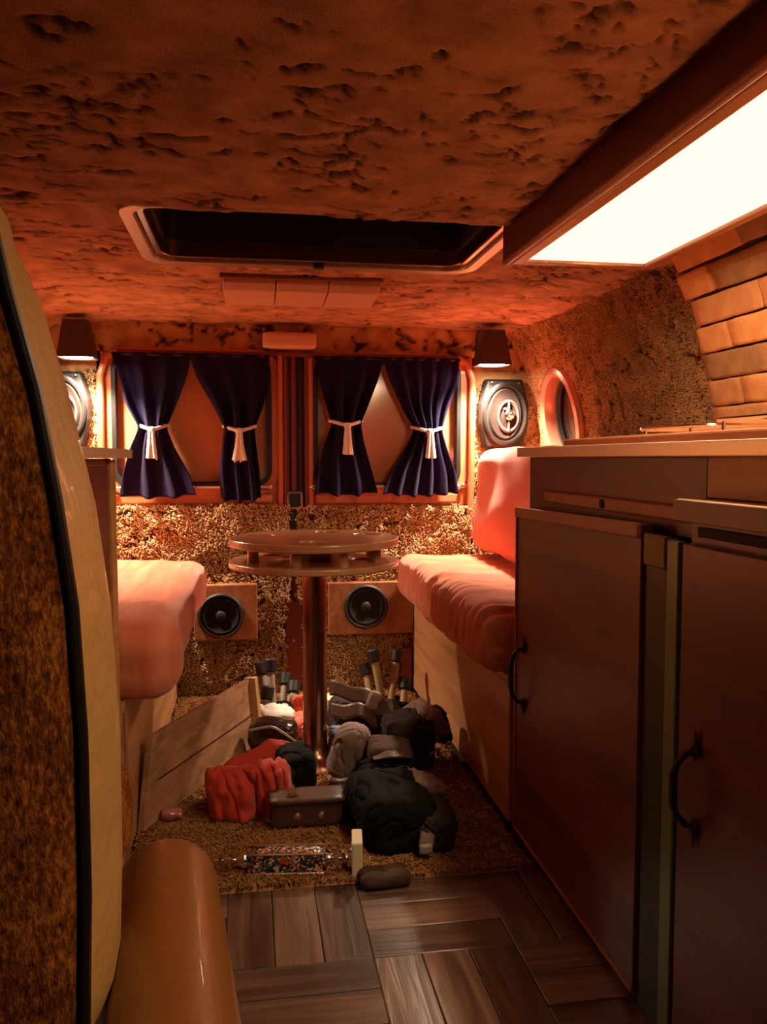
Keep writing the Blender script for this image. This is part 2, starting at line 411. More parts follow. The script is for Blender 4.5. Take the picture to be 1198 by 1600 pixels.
def cracks(u, v, cell=.11, width=.10, s=1, stretch=1.5, keep=.45):
    """u, v in metres -> crack strength 0..1 where the pile parts"""
    wu = u / stretch + (fbm(u * 14, v * 14, s, 4) - .5) * .09; wv = v + (fbm(u * 14 + 9, v * 14, s + 3, 4) - .5) * .09
    f1, f2, idv = worley(wu / cell, wv / cell, s)
    c_ = np.exp(-((f2 - f1) / width) ** 2)
    k = fbm(u * 9, v * 9, s + 5, 3)
    frag = fbm(u * 60, v * 60, s + 9, 2)
    m_ = np.clip((k - keep) * 9, 0, 1) * np.clip((frag - .38) * 6, 0, 1)
    return c_ * m_, idv
def fast_mesh(name, V, quads, mat, tone=None, parent=None, smooth=True, tris=None):
    """numpy mesh in world coordinates"""
    if parent is not None: V = V - np.array(ORG[parent.name])
    me = bpy.data.meshes.new(name)
    me.vertices.add(len(V)); me.vertices.foreach_set('co', V.astype(np.float32).ravel())
    nt_ = 0 if tris is None else len(tris); nq = 0 if quads is None else len(quads)
    li = []
    if nq: li.append(quads.ravel())
    if nt_: li.append(tris.ravel())
    li = np.concatenate(li)
    me.loops.add(len(li)); me.loops.foreach_set('vertex_index', li.astype(np.int32))
    st = np.concatenate([np.arange(nq) * 4, nq * 4 + np.arange(nt_) * 3]).astype(np.int32)
    me.polygons.add(nq + nt_); me.polygons.foreach_set('loop_start', st)
    me.update(calc_edges=True); me.validate()
    me.polygons.foreach_set('use_smooth', np.full(len(me.polygons), smooth))
    if tone is not None:
        at = me.attributes.new('tone', 'FLOAT', 'POINT'); at.data.foreach_set('value', tone.astype(np.float32).ravel())
    me.materials.append(mat)
    o = bpy.data.objects.new(name, me); COL.objects.link(o)
    if parent is not None: o.parent = parent
    ORG[o.name] = ORG[parent.name] if parent is not None else Vector((0, 0, 0))
    return o
def gridfaces(nu, nv, mask=None):
    i, j = np.meshgrid(np.arange(nu - 1), np.arange(nv - 1), indexing='ij')
    a = (i * nv + j); q = np.stack([a, a + nv, a + nv + 1, a + 1], -1).reshape(-1, 4)
    if mask is not None: q = q[mask.ravel()[q].all(1)]
    return q
def tufts(name, P, Nr, T, B, parent, mat, L=.013, R=.0021, lift=.006, flow=None, tone=None, seed=1):
    """short curled yarn ends, one little bent spike each"""
    r_ = np.random.default_rng(seed); n = len(P)
    phi = (flow if flow is not None else r_.random(n) * 6.28) + r_.normal(0, .75, n)
    D = np.cos(phi)[:, None] * T + np.sin(phi)[:, None] * B
    S = np.cross(D, Nr)
    Ls = (L * r_.uniform(.6, 1.35, n))[:, None]; lf = (lift * r_.uniform(.5, 1.5, n))[:, None]; cv = (r_.normal(0, .35, n))[:, None] * Ls
    p0 = P - Nr * .002; p1 = P + D * Ls * .45 + Nr * lf + S * cv * .3; p2 = P + D * Ls + Nr * lf * .55 + S * cv
    V = np.stack([p0 + S * R, p0 - S * R, p0 + Nr * R, p1 + S * R, p1 - S * R, p1 + Nr * R * 1.3, p2], 1).reshape(-1, 3)
    b_ = (np.arange(n) * 7)[:, None]
    Q = np.concatenate([b_ + np.array([[0, 3, 5, 2]]), b_ + np.array([[2, 5, 4, 1]]), b_ + np.array([[1, 4, 3, 0]])])
    Tt = np.concatenate([b_ + np.array([[3, 6, 5]]), b_ + np.array([[5, 6, 4]]), b_ + np.array([[4, 6, 3]])])
    t = r_.uniform(0, 1, n) if tone is None else tone
    o = fast_mesh(name, V, Q, mat, np.repeat(t, 7), parent, True, Tt)
    o['kind'] = 'stuff'
    return o

# ================================================================== THE SHELL
CX = .158                                           # middle of the van
# floor slab + parquet strips
floor = obj('floor', box(-.9, 1.2, -.6, 3.08, -.06, -.010), M['subfloor']); tag(floor, 'dark parquet floor of the van with rust carpet at the back', kind='structure')
ST = .0835
def strip_mesh(vert):
    g = box(-.041, .041, -.1245, .1245, -.010, 0) if vert else box(-.1245, .1245, -.041, .041, -.010, 0)
    me = bpy.data.meshes.new('parquet_strip'); bm = bmesh.new()
    vs = [bm.verts.new(v) for v in g[0]]
    for f in g[1]: bm.faces.new([vs[i] for i in f])
    bmesh.ops.recalc_face_normals(bm, faces=bm.faces)
    bmesh.ops.bevel(bm, geom=[e for e in bm.edges], offset=.0014, segments=1, affect='EDGES')
    bm.to_mesh(me); bm.free(); me.materials.append(M['parquetv' if vert else 'parquet'])
    return me
SM = [strip_mesh(False), strip_mesh(True)]
for bi in range(-2, 3):
    for bj in range(-3, 2):
        xc = .1985 + .25 * bi + .125; yc = 1.352 + .25 * bj + .125
        vert = (bi + bj) % 2 == 1
        for k in (-1, 0, 1):
            if vert: l = (xc + k * ST, yc, random.uniform(-.0008, .0008))
            else: l = (xc, yc + k * ST, random.uniform(-.0008, .0008))
            if l[0] < -.30 or l[0] > .72 or l[1] > 1.66: continue
            o = link('parquet_strip', SM[1 if vert else 0], floor, l)
            o.rotation_euler = (random.uniform(-.004, .004), random.uniform(-.004, .004), random.uniform(-.003, .003))

# ceiling
def front_drop(Y): return .030 / (1 + np.exp((Y - 1.568) / .006))
def build_ceiling():
    x0, x1, y0, y1, st = -.68, 1.02, -.55, 3.03, .0068
    xs = np.arange(x0, x1, st); ys = np.arange(y0, y1, st)
    Xg, Yg = np.meshgrid(xs, ys, indexing='ij')
    c1, id1 = cracks(Xg, Yg, .095, .065, 1, 2.2, .45); c2, id2 = cracks(Xg + 3, Yg, .045, .09, 4, 1.8, .55)
    c_ = np.maximum(c1, c2 * .8)
    hole = ((np.abs(Xg - .16) < .355) & (Yg > 1.588 + (vnoise(Xg * 60, Yg * 0, 2) - .5) * .008 + (Xg - .16) * .03) & (Yg < 2.01))
    lump_ = (fbm(Xg * 7, Yg * 7, 2, 3) - .5) * .014 + (id1 % 1 - .5) * .001
    Zg = 1.318 - (1 - np.clip((Xg - .475) / .05, 0, 1)) * front_drop(Yg - (Xg - .16) * .03 - (vnoise(Xg * 45, Yg * 0 + .5, 3) - .5) * .012) + lump_ * .8 + c_ * .010 + (vnoise(Xg * 150, Yg * 150, 6) - .5) * .0022
    Zg -= np.clip((np.abs(Xg - CX) - .62), 0, 1) ** 2 * .55
    Zg += .012 * np.exp(-((Yg - 2.0) / .12) ** 2)
    tone = np.clip(.74 + (fbm(Xg * 22, Yg * 22, 8, 4) - .5) * .9 - c_ * 1.25, 0, 1)  # partings darkened in the colour, as shade between pile clumps
    V = np.stack([Xg, Yg, Zg], -1).reshape(-1, 3)
    o = fast_mesh('ceiling', V, gridfaces(len(xs), len(ys), ~hole), M['ceil'], tone)
    tag(o, 'rust brown plush carpeted ceiling with dark partings in the pile', kind='structure')
    return o
ceiling = build_ceiling()
ORG['ceiling'] = Vector((0, 0, 0))
roof = obj('trim_3', box(-.75, 1.15, -.6, 3.1, 1.44, 1.46), M['hole']); tag(roof, 'dark roof skin above the headliner', kind='structure')

# side walls; profile x(z) for right side
PZ = np.array([-.05, .30, .60, .80, .937, 1.072, 1.185, 1.281, 1.34]); PX = np.array([1.10, 1.10, 1.095, 1.085, 1.075, 1.052, 1.022, .985, .94])
def wall_x(z, y):
    b_ = np.interp(y, [1.7, 2.3, 3.0], [.012, .0, -.022]) * np.interp(z, [.6, 1.1, 1.32], [0, .3, 1.])
    return np.interp(z, PZ, PX) + b_
def side_wall(sign, name, y0, y1, st=.0075, tuft_n=0, label=''):
    zs = np.arange(0, 1.335, st); ys = np.arange(y0, y1, st)
    Yg, Zg = np.meshgrid(ys, zs, indexing='ij')
    c1, id1 = cracks(Zg + 5, Yg, .085, .11, 7, 1.9, .36); c2, _ = cracks(Zg, Yg + 4, .035, .12, 9, 1.3, .54)
    c_ = np.maximum(c1, c2 * .8)
    lump_ = (fbm(Yg * 9, Zg * 9, 12, 3) - .5) * .016 + (id1 % 1 - .5) * .003
    rough_ = np.clip((Zg * -1 + 1.25) * 2, 0.3, 1) * np.clip(1.3 - np.abs(Yg - 1.75) * .4, .4, 1)
    Xw = wall_x(Zg, Yg) - lump_ + c_ * .012 - (vnoise(Yg * 110, Zg * 110, 3) - .5) * .009 * rough_
    X_ = Xw if sign > 0 else 2 * CX - Xw
    if sign > 0: m_ = ((Yg - 2.735) / .150) ** 2 + ((Zg - .975) / .155) ** 2 > 1
    else: m_ = np.ones_like(Yg, bool)
    tone = np.clip(.66 + (fbm(Yg * 24, Zg * 24, 18, 4) - .5) * .5 - c_ * 1.2, 0, 1)  # shade between the clumps painted into the tone
    o = fast_mesh(name, np.stack([X_, Yg, Zg], -1).reshape(-1, 3), gridfaces(len(ys), len(zs), m_), M['sidewall'], tone)
    tag(o, label, kind='structure'); ORG[name] = Vector((0, 0, 0))
    return o
wall_right = side_wall(1, 'wall_right', -.5, 3.03, label='right side wall in tan plush carpet with a brick facing towards the front')
wall_left = side_wall(-1, 'wall_left', -.5, 3.03, st=.014, label='left side wall in tan plush carpet')

# brick facing on the right wall
BZ = np.array([.80, .937, 1.072, 1.185, 1.281, 1.35]); BX = np.array([1.048, 1.033, 1.006, .972, .926, .885])
def brick_x(z): return float(np.interp(z, BZ, BX))
mort = []
g = grid(2, 14, lambda u, v: (brick_x(.85 + v * .46) + .010, .25 + u * 1.485, .85 + v * .46))
obj('mortar_backing', g, M['mortar'], wall_right, smooth=True, solid=.012)
def brick_mesh(L, seed):
    V, F = rbox((0, 0, 0), (.011, L / 2 - .0012, .0281), .0028, 6)
    V = [(v[0] + noise.noise(Vector((v[0], v[1] * 22, v[2] * 30 + seed))) * .0035, v[1] + noise.noise(Vector((v[2] * 40, seed, v[0]))) * .003, v[2] + noise.noise(Vector((seed, v[1] * 30, v[0] * 5))) * .002) for v in V]
    me = bpy.data.meshes.new('brick'); me.from_pydata(V, [], F); me.materials.append(M['brick'])
    bm = bmesh.new(); bm.from_mesh(me); bmesh.ops.recalc_face_normals(bm, faces=bm.faces)
    for f in bm.faces: f.smooth = True
    bm.to_mesh(me); bm.free(); return me
BF = [brick_mesh(.245, s) for s in (1, 2, 3)]; BH = [brick_mesh(.121, 4)]
for r in range(8):
    z = .905 + r * .0582 - .029
    half = r % 2 == 0
    y = 1.742 - (0.006 * (r % 3))
    first = True
    while y > .35:
        L = .1235 if (first and half) else .248
        me = BH[0] if L < .2 else random.choice(BF)
        x = brick_x(z); dx = brick_x(z + .02) - brick_x(z - .02)
        o = link('brick', me, wall_right, (x + random.uniform(-.0025, .0025), y - L / 2, z))
        o.rotation_euler = (random.uniform(-.008, .008), math.atan2(dx, .04), random.uniform(-.008, .008))
        y -= L; first = False

# rear wall: header and side areas around the doors
def rear_patch(x0, x1, z0, z1, ywall, st, amp, mat, name, parent, tone_mul=1, seed=21, thick=.0, cutfn=None, cell=.09):
    xs = np.arange(x0, x1 + st * .5, st); zs = np.arange(z0, z1 + st * .5, st)
    Xg, Zg = np.meshgrid(xs, zs, indexing='ij')
    c_, id1 = cracks(Xg, Zg, cell, .13, seed, 1.2, .40)
    lump_ = (fbm(Xg * 11, Zg * 11, seed, 3) - .5) * .02 * amp + (id1 % 1 - .5) * .008 * amp
    Yg = ywall - lump_ + c_ * .012 * amp - (vnoise(Xg * 110, Zg * 110, 3) - .5) * .006
    m_ = cutfn(Xg, Zg) if cutfn else None
    if thick:   # roll the edges back
        e = np.minimum.reduce([Xg - x0, x1 - Xg, Zg - z0 + .01, z1 - Zg]); Yg = Yg + thick * np.exp(-e / .010)
    tone = np.clip(.7 + (fbm(Xg * 24, Zg * 24, 18, 4) - .5) * .8 - c_ * 1.1, 0, 1) * tone_mul  # cracks toned darker to imitate their shade
    o = fast_mesh(name, np.stack([Xg, Yg, Zg], -1).reshape(-1, 3), gridfaces(len(xs), len(zs), m_), mat, tone, parent)
    return o
rear = rear_patch(-.80, 1.12, 0, 1.34, 3.0, .0085, 1.2, M['sidewall'], 'wall_rear', None, cutfn=lambda x, z: ~((x > -.515) & (x < .812) & (z < 1.208)))
tag(rear, 'rear wall of the van in rust plush carpet around the two doors', kind='structure'); ORG['wall_rear'] = Vector((0, 0, 0))
def wall_tufts(name, parent, x0, x1, z0, z1, y, dens, seed, cut=None, cell=.09, cseed=21, L=.0115, mat=None):
    r_ = np.random.default_rng(seed); n = int((x1 - x0) * (z1 - z0) * dens)
    x = r_.uniform(x0, x1, n); z = r_.uniform(z0, z1, n)
    if cut is not None:
        k = cut(x, z); x = x[k]; z = z[k]
    c_, idv = cracks(x, z, cell, .13, cseed, 1.2, .40)
    k = c_ < .5 + r_.random(len(x)) * .4; x, z, c_, idv = x[k], z[k], c_[k], idv[k]; n = len(x)
    lump_ = (fbm(x * 11, z * 11, cseed, 3) - .5) * .02 + (idv % 1 - .5) * .008
    P = np.stack([x, y - lump_ + c_ * .010 - .001, z], -1)
    Nr = np.tile([0, -1., 0], (n, 1)); T = np.tile([1., 0, 0], (n, 1)); B = np.tile([0, 0, 1.], (n, 1))
    fl = idv * 5 + fbm(x * 30, z * 30, 3, 2) * 9 - PI / 2
    tone = np.clip(fbm(x * 18, z * 18, 31, 3) * 1.3 - .15 + r_.normal(0, .18, n), 0, 1)
    return tufts(name, P, Nr, T, B, parent, mat or M['shag'], L=L, lift=.0085, R=.0018, flow=fl, tone=tone, seed=seed)
wall_tufts('carpet_pile', rear, .815, 1.07, .45, 1.12, 2.998, 24000, 3)
wall_tufts('carpet_pile', rear, -.70, -.52, .60, 1.15, 2.998, 24000, 4)
def side_tufts():
    r_ = np.random.default_rng(9); n = 62000
    y = r_.uniform(1.755, 3.0, n); z = r_.uniform(.70, 1.315, n)
    c1, _ = cracks(z + 5, y, .085, .11, 7, 1.9, .36)
    keep = (((y - 2.735) / .175) ** 2 + ((z - .975) / .18) ** 2 > 1) & (c1 < .22)
    y, z = y[keep], z[keep]; n = len(y)
    x = wall_x(z, y) - (fbm(y * 9, z * 9, 12, 3) - .5) * .016 - .002
    P = np.stack([x, y, z], -1)
    Nr = np.tile([-.98, 0, -.2], (n, 1)); T = np.tile([0, 1., 0], (n, 1)); B = np.tile([-.2, 0, .98], (n, 1))
    near = np.clip((2.15 - y) * 3, 0, 1) * np.clip((1.2 - z) * 4, 0, 1)  # pile painted lighter towards the bricks, imitating the tube's light
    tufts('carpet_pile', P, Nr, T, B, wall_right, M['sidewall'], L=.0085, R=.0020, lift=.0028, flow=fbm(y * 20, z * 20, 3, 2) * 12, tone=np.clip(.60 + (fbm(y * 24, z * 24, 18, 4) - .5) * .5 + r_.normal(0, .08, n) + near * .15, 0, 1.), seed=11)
side_tufts()
# outside skin behind the doors, closes the view
obj('outer_skin', box(-.85, 1.2, 3.09, 3.10, -.05, 1.45), M['hole'], rear)

# ------------------------------------------------------------------ rear doors
def rear_door(name, label, x0, x1, wx0, wx1, mirror, win_name):
    d = obj(name, ringplate([(x0, .0), (x1, .0), (x1, 1.215), (x0, 1.215)], [(wx0, .76), (wx1, .76), (wx1, 1.19), (wx0, 1.19)], 3.0, 3.03), M['paint'], bevel=.002)
    tag(d, label, kind='structure')
    # raised window frame
    return d
# left door spans -.505..0.105, right door .21...805
door1 = rear_door('door_1', 'left rear door in orange paint with a curtained window', -.507, .112, -.455, .075, 0, 'window_1')
door2 = rear_door('door_2', 'right rear door in orange paint with a curtained window', .205, .808, .228, .752, 0, 'window_2')
def win(n, label, x0, x1, z0, z1, parent_y):
    k = rrect(x0, x1, z0, z1, .055, 7); ko = rrect(x0 - .028, x1 + .028, z0 - .03, z1 + .025, .075, 7); kg = rrect(x0 + .016, x1 - .016, z0 + .016, z1 - .016, .045, 7)
    w_ = obj('window_%d' % n, ringplate(ko, k, 2.985, 3.01), M['paint'], smooth=True, bevel=.003); tag(w_, label, kind='structure')
    obj('gasket', ringplate(rrect(x0 - .002, x1 + .002, z0 - .002, z1 + .002, .056, 7), kg, 2.978, 3.004), M['rubber'], w_, smooth=True, bevel=.004)
    obj('pane', prism(kg, 3.000, 3.003), M['glass'], w_)
    return w_
win(1, 'rear window of the left door with black rubber gasket', -.468, .072, .750, 1.205, 3)
win(2, 'rear window of the right door with black rubber gasket', .222, .760, .745, 1.200, 3)
# added boards behind the panes, standing in for the orange reflections
for n, (a, b_) in enumerate(((-.49, .09), (.21, .78))):
    o = obj('reflection_board', box(a + .012, b_ - .012, 3.010, 3.014, .742, 1.205), plain('orange_reflection_board', (.85, .42, .26), .6, bscale=8, var=.25), (door1, door2)[n])
# painted lower strip below each window (seen between gasket and carpet)
obj('sill_strip', box(-.47, .08, 2.988, 3.0, .688, .722), M['paint'], door1, bevel=.006)
obj('sill_strip', box(.225, .765, 2.984, 3.0, .682, .722), M['paint'], door2, bevel=.008)
# outer flared trims at the door sides
obj('jamb', tube([(-.500, 2.975, .67), (-.505, 2.972, .9), (-.503, 2.972, 1.13), (-.485, 2.974, 1.19), (-.45, 2.978, 1.216)], .013, 10), M['paint'], door1, smooth=True)
obj('jamb', tube([(.792, 2.975, .55), (.800, 2.970, .8), (.802, 2.970, 1.13), (.785, 2.974, 1.19), (.75, 2.978, 1.212)], .013, 10), M['paint'], door2, smooth=True)
# centre post
post = obj('trim_1', join(box(.108, .212, 3.005, 3.03, 0, 1.22), box(.116, .130, 2.975, 3.006, 0, 1.213), box(.190, .204, 2.975, 3.006, 0, 1.213)), M['paintdark'], bevel=.003)
tag(post, 'dark red centre post with ribs where the two rear doors meet', kind='structure')
obj('rib', box(.142, .160, 2.985, 3.006, 0, 1.21), M['paintdark'], post, bevel=.004)
obj('rib', box(.168, .181, 2.988, 3.006, 0, 1.21), M['rubber'], post, bevel=.003)
obj('edge_strip', box(.096, .114, 2.972, 3.0, .66, 1.213), M['paint'], door1, bevel=.005)
obj('edge_strip', box(.204, .222, 2.972, 3.0, .66, 1.205), M['paint'], door2, bevel=.005)
# header strip over the doors
hd = obj('trim_2', box(-.47, .78, 2.972, 3.0, 1.205, 1.219), M['paintdark'], bevel=.003); tag(hd, 'thin dark red rail above the rear windows', kind='structure')
# latch
lt = thing('door_latch', 'square chrome-framed latch on the post between the rear doors', 'latch', (.153, 2.975, .70))
obj('latch_plate', ringplate(rrect(.126, .182, .668, .730, .008, 3), rrect(.133, .175, .675, .723, .005, 3), 2.962, 2.976), M['chrome'], lt, smooth=True, bevel=.001)
obj('latch_body', box(.131, .177, 2.968, 2.985, .673, .725), M['blackpl'], lt, bevel=.003)
obj('latch_bolt', box(.138, .172, 2.970, 2.985, .600, .668), M['rubber'], lt, bevel=.004)
# shag panels on the doors
DN = 42000
def slot_l(x, z): return ~((x > .122) & (z < .33)) & ~((x > .100) & (z > .50) & (z < .58) & (x > .13))
shl = rear_patch(-.50, .145, .0, .683, 2.968, .008, 1.1, M['shagbase'], 'carpet_panel', door1, seed=41, thick=.03, cutfn=lambda x, z: ~((x > .122) & (z < .33)))
wall_tufts('carpet_pile', door1, -.50, .135, .004, .683, 2.966, DN, 5, cut=lambda x, z: ~((x > .120) & (z < .33)), cseed=41)
shr = rear_patch(.150, .800, .0, .674, 2.968, .008, 1.1, M['shagbase'], 'carpet_panel', door2, seed=47, thick=.03, cutfn=lambda x, z: ~((x < .178) & (z < .33)))
wall_tufts('carpet_pile', door2, .160, .800, .004, .674, 2.966, DN, 6, cut=lambda x, z: ~((x < .180) & (z < .33)), cseed=47)
for o in (shl, shr): o['kind'] = 'stuff'
slot = obj('trim_4', box(.118, .184, 2.972, 2.998, 0, .335), M['paintdark'], bevel=.003); tag(slot, 'dark red slot between the lower carpet panels of the doors', kind='structure')
# orange strip beside the right seat base
obj('side_strip', box(.535, .572, 2.930, 2.955, .015, .16), M['paintdark'], door2, bevel=.004)

# ------------------------------------------------------------------ curtains
def curtain(label, rows, seed, zs_top, folds=7, cordz=.96, flare=.02):
    """rows: (z, x_left, x_right); y runs in folds"""
    rz = np.array([r[0] for r in rows])[::-1]; rl = np.array([r[1] for r in rows])[::-1]; rr = np.array([r[2] for r in rows])[::-1]
    r_ = random.Random(seed); ph = r_.uniform(0, 6)
    xm = float((rl.mean() + rr.mean()) / 2)
    t = thing('curtain', label, 'curtain', (xm, 2.945, rows[-1][0]), 'navy velvet curtains at the rear windows')
    z0, z1 = rows[-1][0], rows[0][0]
    zw = rows[[i for i, r in enumerate(rows)][len(rows) // 2]][0]
    def fn(u, v):
        z = z1 + (z0 - z1) * v
        # smooth interpolation
        xl = float(np.interp(z, rz, rl)); xr = float(np.interp(z, rz, rr)); wd = xr - xl
        wfac = min(1, .075 / max(wd, .03) + .25)
        uu = u + .02 * math.sin(9 * v + seed)
        s = math.sin(uu * folds * 2 * PI + ph + .5 * math.sin(3 * v)) + .35 * math.sin(uu * folds * 3.7 * PI + ph * 2)
        dep = .004 + .016 * math.exp(-((z - zw) / .11) ** 2) + .012 * max(0, (zw - z) / .25) + .003 * max(0, (z - zw) / .2)
        y = 2.945 - s * dep * .8 - .020 * math.exp(-((z - zw) / .06) ** 2) * math.sin(PI * u)
        zz = z - (.010 * math.sin(u * PI) + .004 * s) * (1 if v > .97 else 0)
        return (xl + wd * u, y, zz)
    # dense interpolation with smoothing of the outline
    K = 60
    zz_ = np.linspace(z0, z1, K); kl = np.interp(zz_, rz, rl); kr = np.interp(zz_, rz, rr)
    ker = np.array([1, 2, 3, 2, 1.]) / 9
    kl = np.convolve(np.pad(kl, 2, 'edge'), ker, 'valid'); kr = np.convolve(np.pad(kr, 2, 'edge'), ker, 'valid')
    rz, rl, rr = zz_, kl, kr
    obj('velvet', grid(64, 60, fn), M['velvet'], t, smooth='all', solid=.003)
    return t
ZT, ZB = 1.206, .722
def tie(xl, xr, z, label, drop, split=False, tail=.0):
    xm = (xl + xr) / 2
    t = thing('tieback_cord', label, 'cord', (xm, 2.915, z), 'white cord tiebacks on the curtains')
    K = 14
    pts = [(xl + (xr - xl) * i / (K - 1), 2.945 - .046 * math.sin(PI * i / (K - 1)), z + .018 * abs(2 * i / (K - 1) - 1) ** 1.2 - .004) for i in range(K)]
    g = tube(pts, .0062, 8)
    obj('cord', g, M['cord'], t, smooth=True)
    obj('knot', rbox((xm, 2.893, z - .006), (.012, .009, .012), .008, 4, crumple(2, .002, 60)), M['cord'], t, smooth='all')
    # two strands and a fringe of threads
    gs = []
    for s in (-1, 1):
        gs.append(tube([(xm + s * .004, 2.890, z - .010), (xm + s * .006, 2.888, z - drop * .5), (xm + s * (.010 + tail), 2.890, z - drop)], [.0065, .0085, .0095], 8))
    for q in range(6):
        a = xm - .016 + .0064 * q
        gs.append(tube([(xm + (a - xm) * .6, 2.886, z - drop * .45), (a, 2.886, z - drop * random.uniform(.97, 1.06))], .0036, 5))
    o = obj('tassel', join(*gs), M['cord'], t, smooth=True)
    return t
# (z, xl, xr)
curtain('navy velvet curtain, leftmost of the four, gathered by a level white cord', [(ZT, -.462, -.200), (1.172, -.452, -.203), (1.12, -.435, -.215), (1.03, -.415, -.250), (.952, -.372, -.283), (.885, -.402, -.258), (.80, -.428, -.212), (ZB, -.442, -.187)], 1, ZT, 3)
curtain('second navy velvet curtain from the left, narrow below with a dipping hem', [(ZT, -.198, .068), (1.172, -.195, .068), (1.12, -.178, .070), (1.03, -.125, .045), (.950, -.088, .014), (.885, -.098, .020), (.80, -.108, .030), (ZB - .015, -.103, .034)], 2, ZT, 3)
curtain('navy velvet curtain just right of the door gap, gathered by a slanting cord', [(ZT, .222, .467), (1.172, .228, .463), (1.12, .240, .447), (1.04, .262, .415), (.968, .284, .385), (.90, .258, .398), (.80, .232, .428), (ZB + .004, .222, .447)], 3, ZT, 3)
curtain('rightmost navy velvet curtain with deep vertical folds beside the lamp', [(ZT, .469, .745), (1.172, .473, .743), (1.12, .492, .738), (1.03, .535, .705), (.950, .580, .680), (.885, .545, .698), (.80, .490, .730), (ZB, .466, .745)], 4, ZT, 5)
tie(-.378, -.278, .948, 'white cord with wide tassel around the leftmost curtain', .100)
tie(-.093, .018, .945, 'white cord with split tassel around the second curtain from the left', .105, tail=.006)
tie(.276, .392, .966, 'white cord with short tassel around the curtain right of the door gap', .105, tail=-.003)
tie(.570, .688, .946, 'white cord with thick tassel around the rightmost curtain', .098)
for a, b_, lab in ((-.47, .07, 'thin white curtain rod below the left rear window'), (.212, .772, 'thin white curtain rod below the right rear window')):
    t = thing('curtain_rod', lab, 'curtain rod', ((a + b_) / 2, 2.965, .745))
    obj('rod', tube([(a, 2.962, .747), (b_, 2.962, .747)], .004, 8), M['cord'], t, smooth=True)
    for q in (a + .005, b_ - .005, (a + b_) / 2): obj('bracket', rbox((q, 2.968, .747), (.010, .012, .008), .004, 2), M['chrome'], t, smooth='all')
    t = thing('curtain_rod', lab.replace('below', 'above').replace('white', 'dark'), 'curtain rod', ((a + b_) / 2, 2.955, 1.2))
    obj('rod', tube([(a + .01, 2.950, ZT - .006), (b_ - .02, 2.950, ZT - .006)], .005, 8), M['rubber'], t, smooth=True)

# ------------------------------------------------------------------ reading lamps
def hood(label, xc, yc):
    t = thing('wall_lamp', label, 'lamp', (xc, yc, 1.16), 'hooded lamps in the rear corners')
    zt, zb = 1.292, 1.172
    def ringp(wx, wy, z, k=4, r=.012): return [(p[0], p[1], z) for p in rrect(xc - wx, xc + wx, yc - wy, yc + wy, r, k)]
    o1 = ringp(.040, .038, zt); o2 = ringp(.057, .055, zb + .010); o3 = ringp(.059, .057, zb); i3 = ringp(.053, .051, zb); i1 = ringp(.036, .034, zt - .04)
    V = o1 + o2 + o3 + i3 + i1; n = len(o1); F = []
    for a in range(4):
        for j in range(n): F.append((a * n + j, a * n + (j + 1) % n, (a + 1) * n + (j + 1) % n, (a + 1) * n + j))
    F.append(tuple(range(n))); F.append(tuple(4 * n + j for j in range(n)))
    h_ = obj('hood', (V, F), M['lamphood'], t, smooth=True)
    obj('mount', box(xc - .02, xc + .02, yc, 3.0, zt - .05, zt - .01), M['lamphood'], t, bevel=.003)
    obj('lens', lathe([(.001, .006), (.034, .004), (.046, -.004), (.046, .012), (.001, .012)], 24, (xc, yc, zb + .006), close=False), M['bulb'], t, smooth=True, label='glowing white lens')
    L = bpy.data.lights.new('lamp_light', 'SPOT'); L.energy = SPOT_W; L.color = (1, .76, .53); L.spot_size = math.radians(128); L.spot_blend = .75; L.shadow_soft_size = .022
    lo = bpy.data.objects.new('lamp_light', L); COL.objects.link(lo); lo.parent = t; lo.location = (0, 0, -.002)
    return t
hood('hooded brown corner lamp shining on the oval speaker at right', .840, 2.855)
hood('hooded brown corner lamp at left, half hidden by the seat', -.552, 2.855)

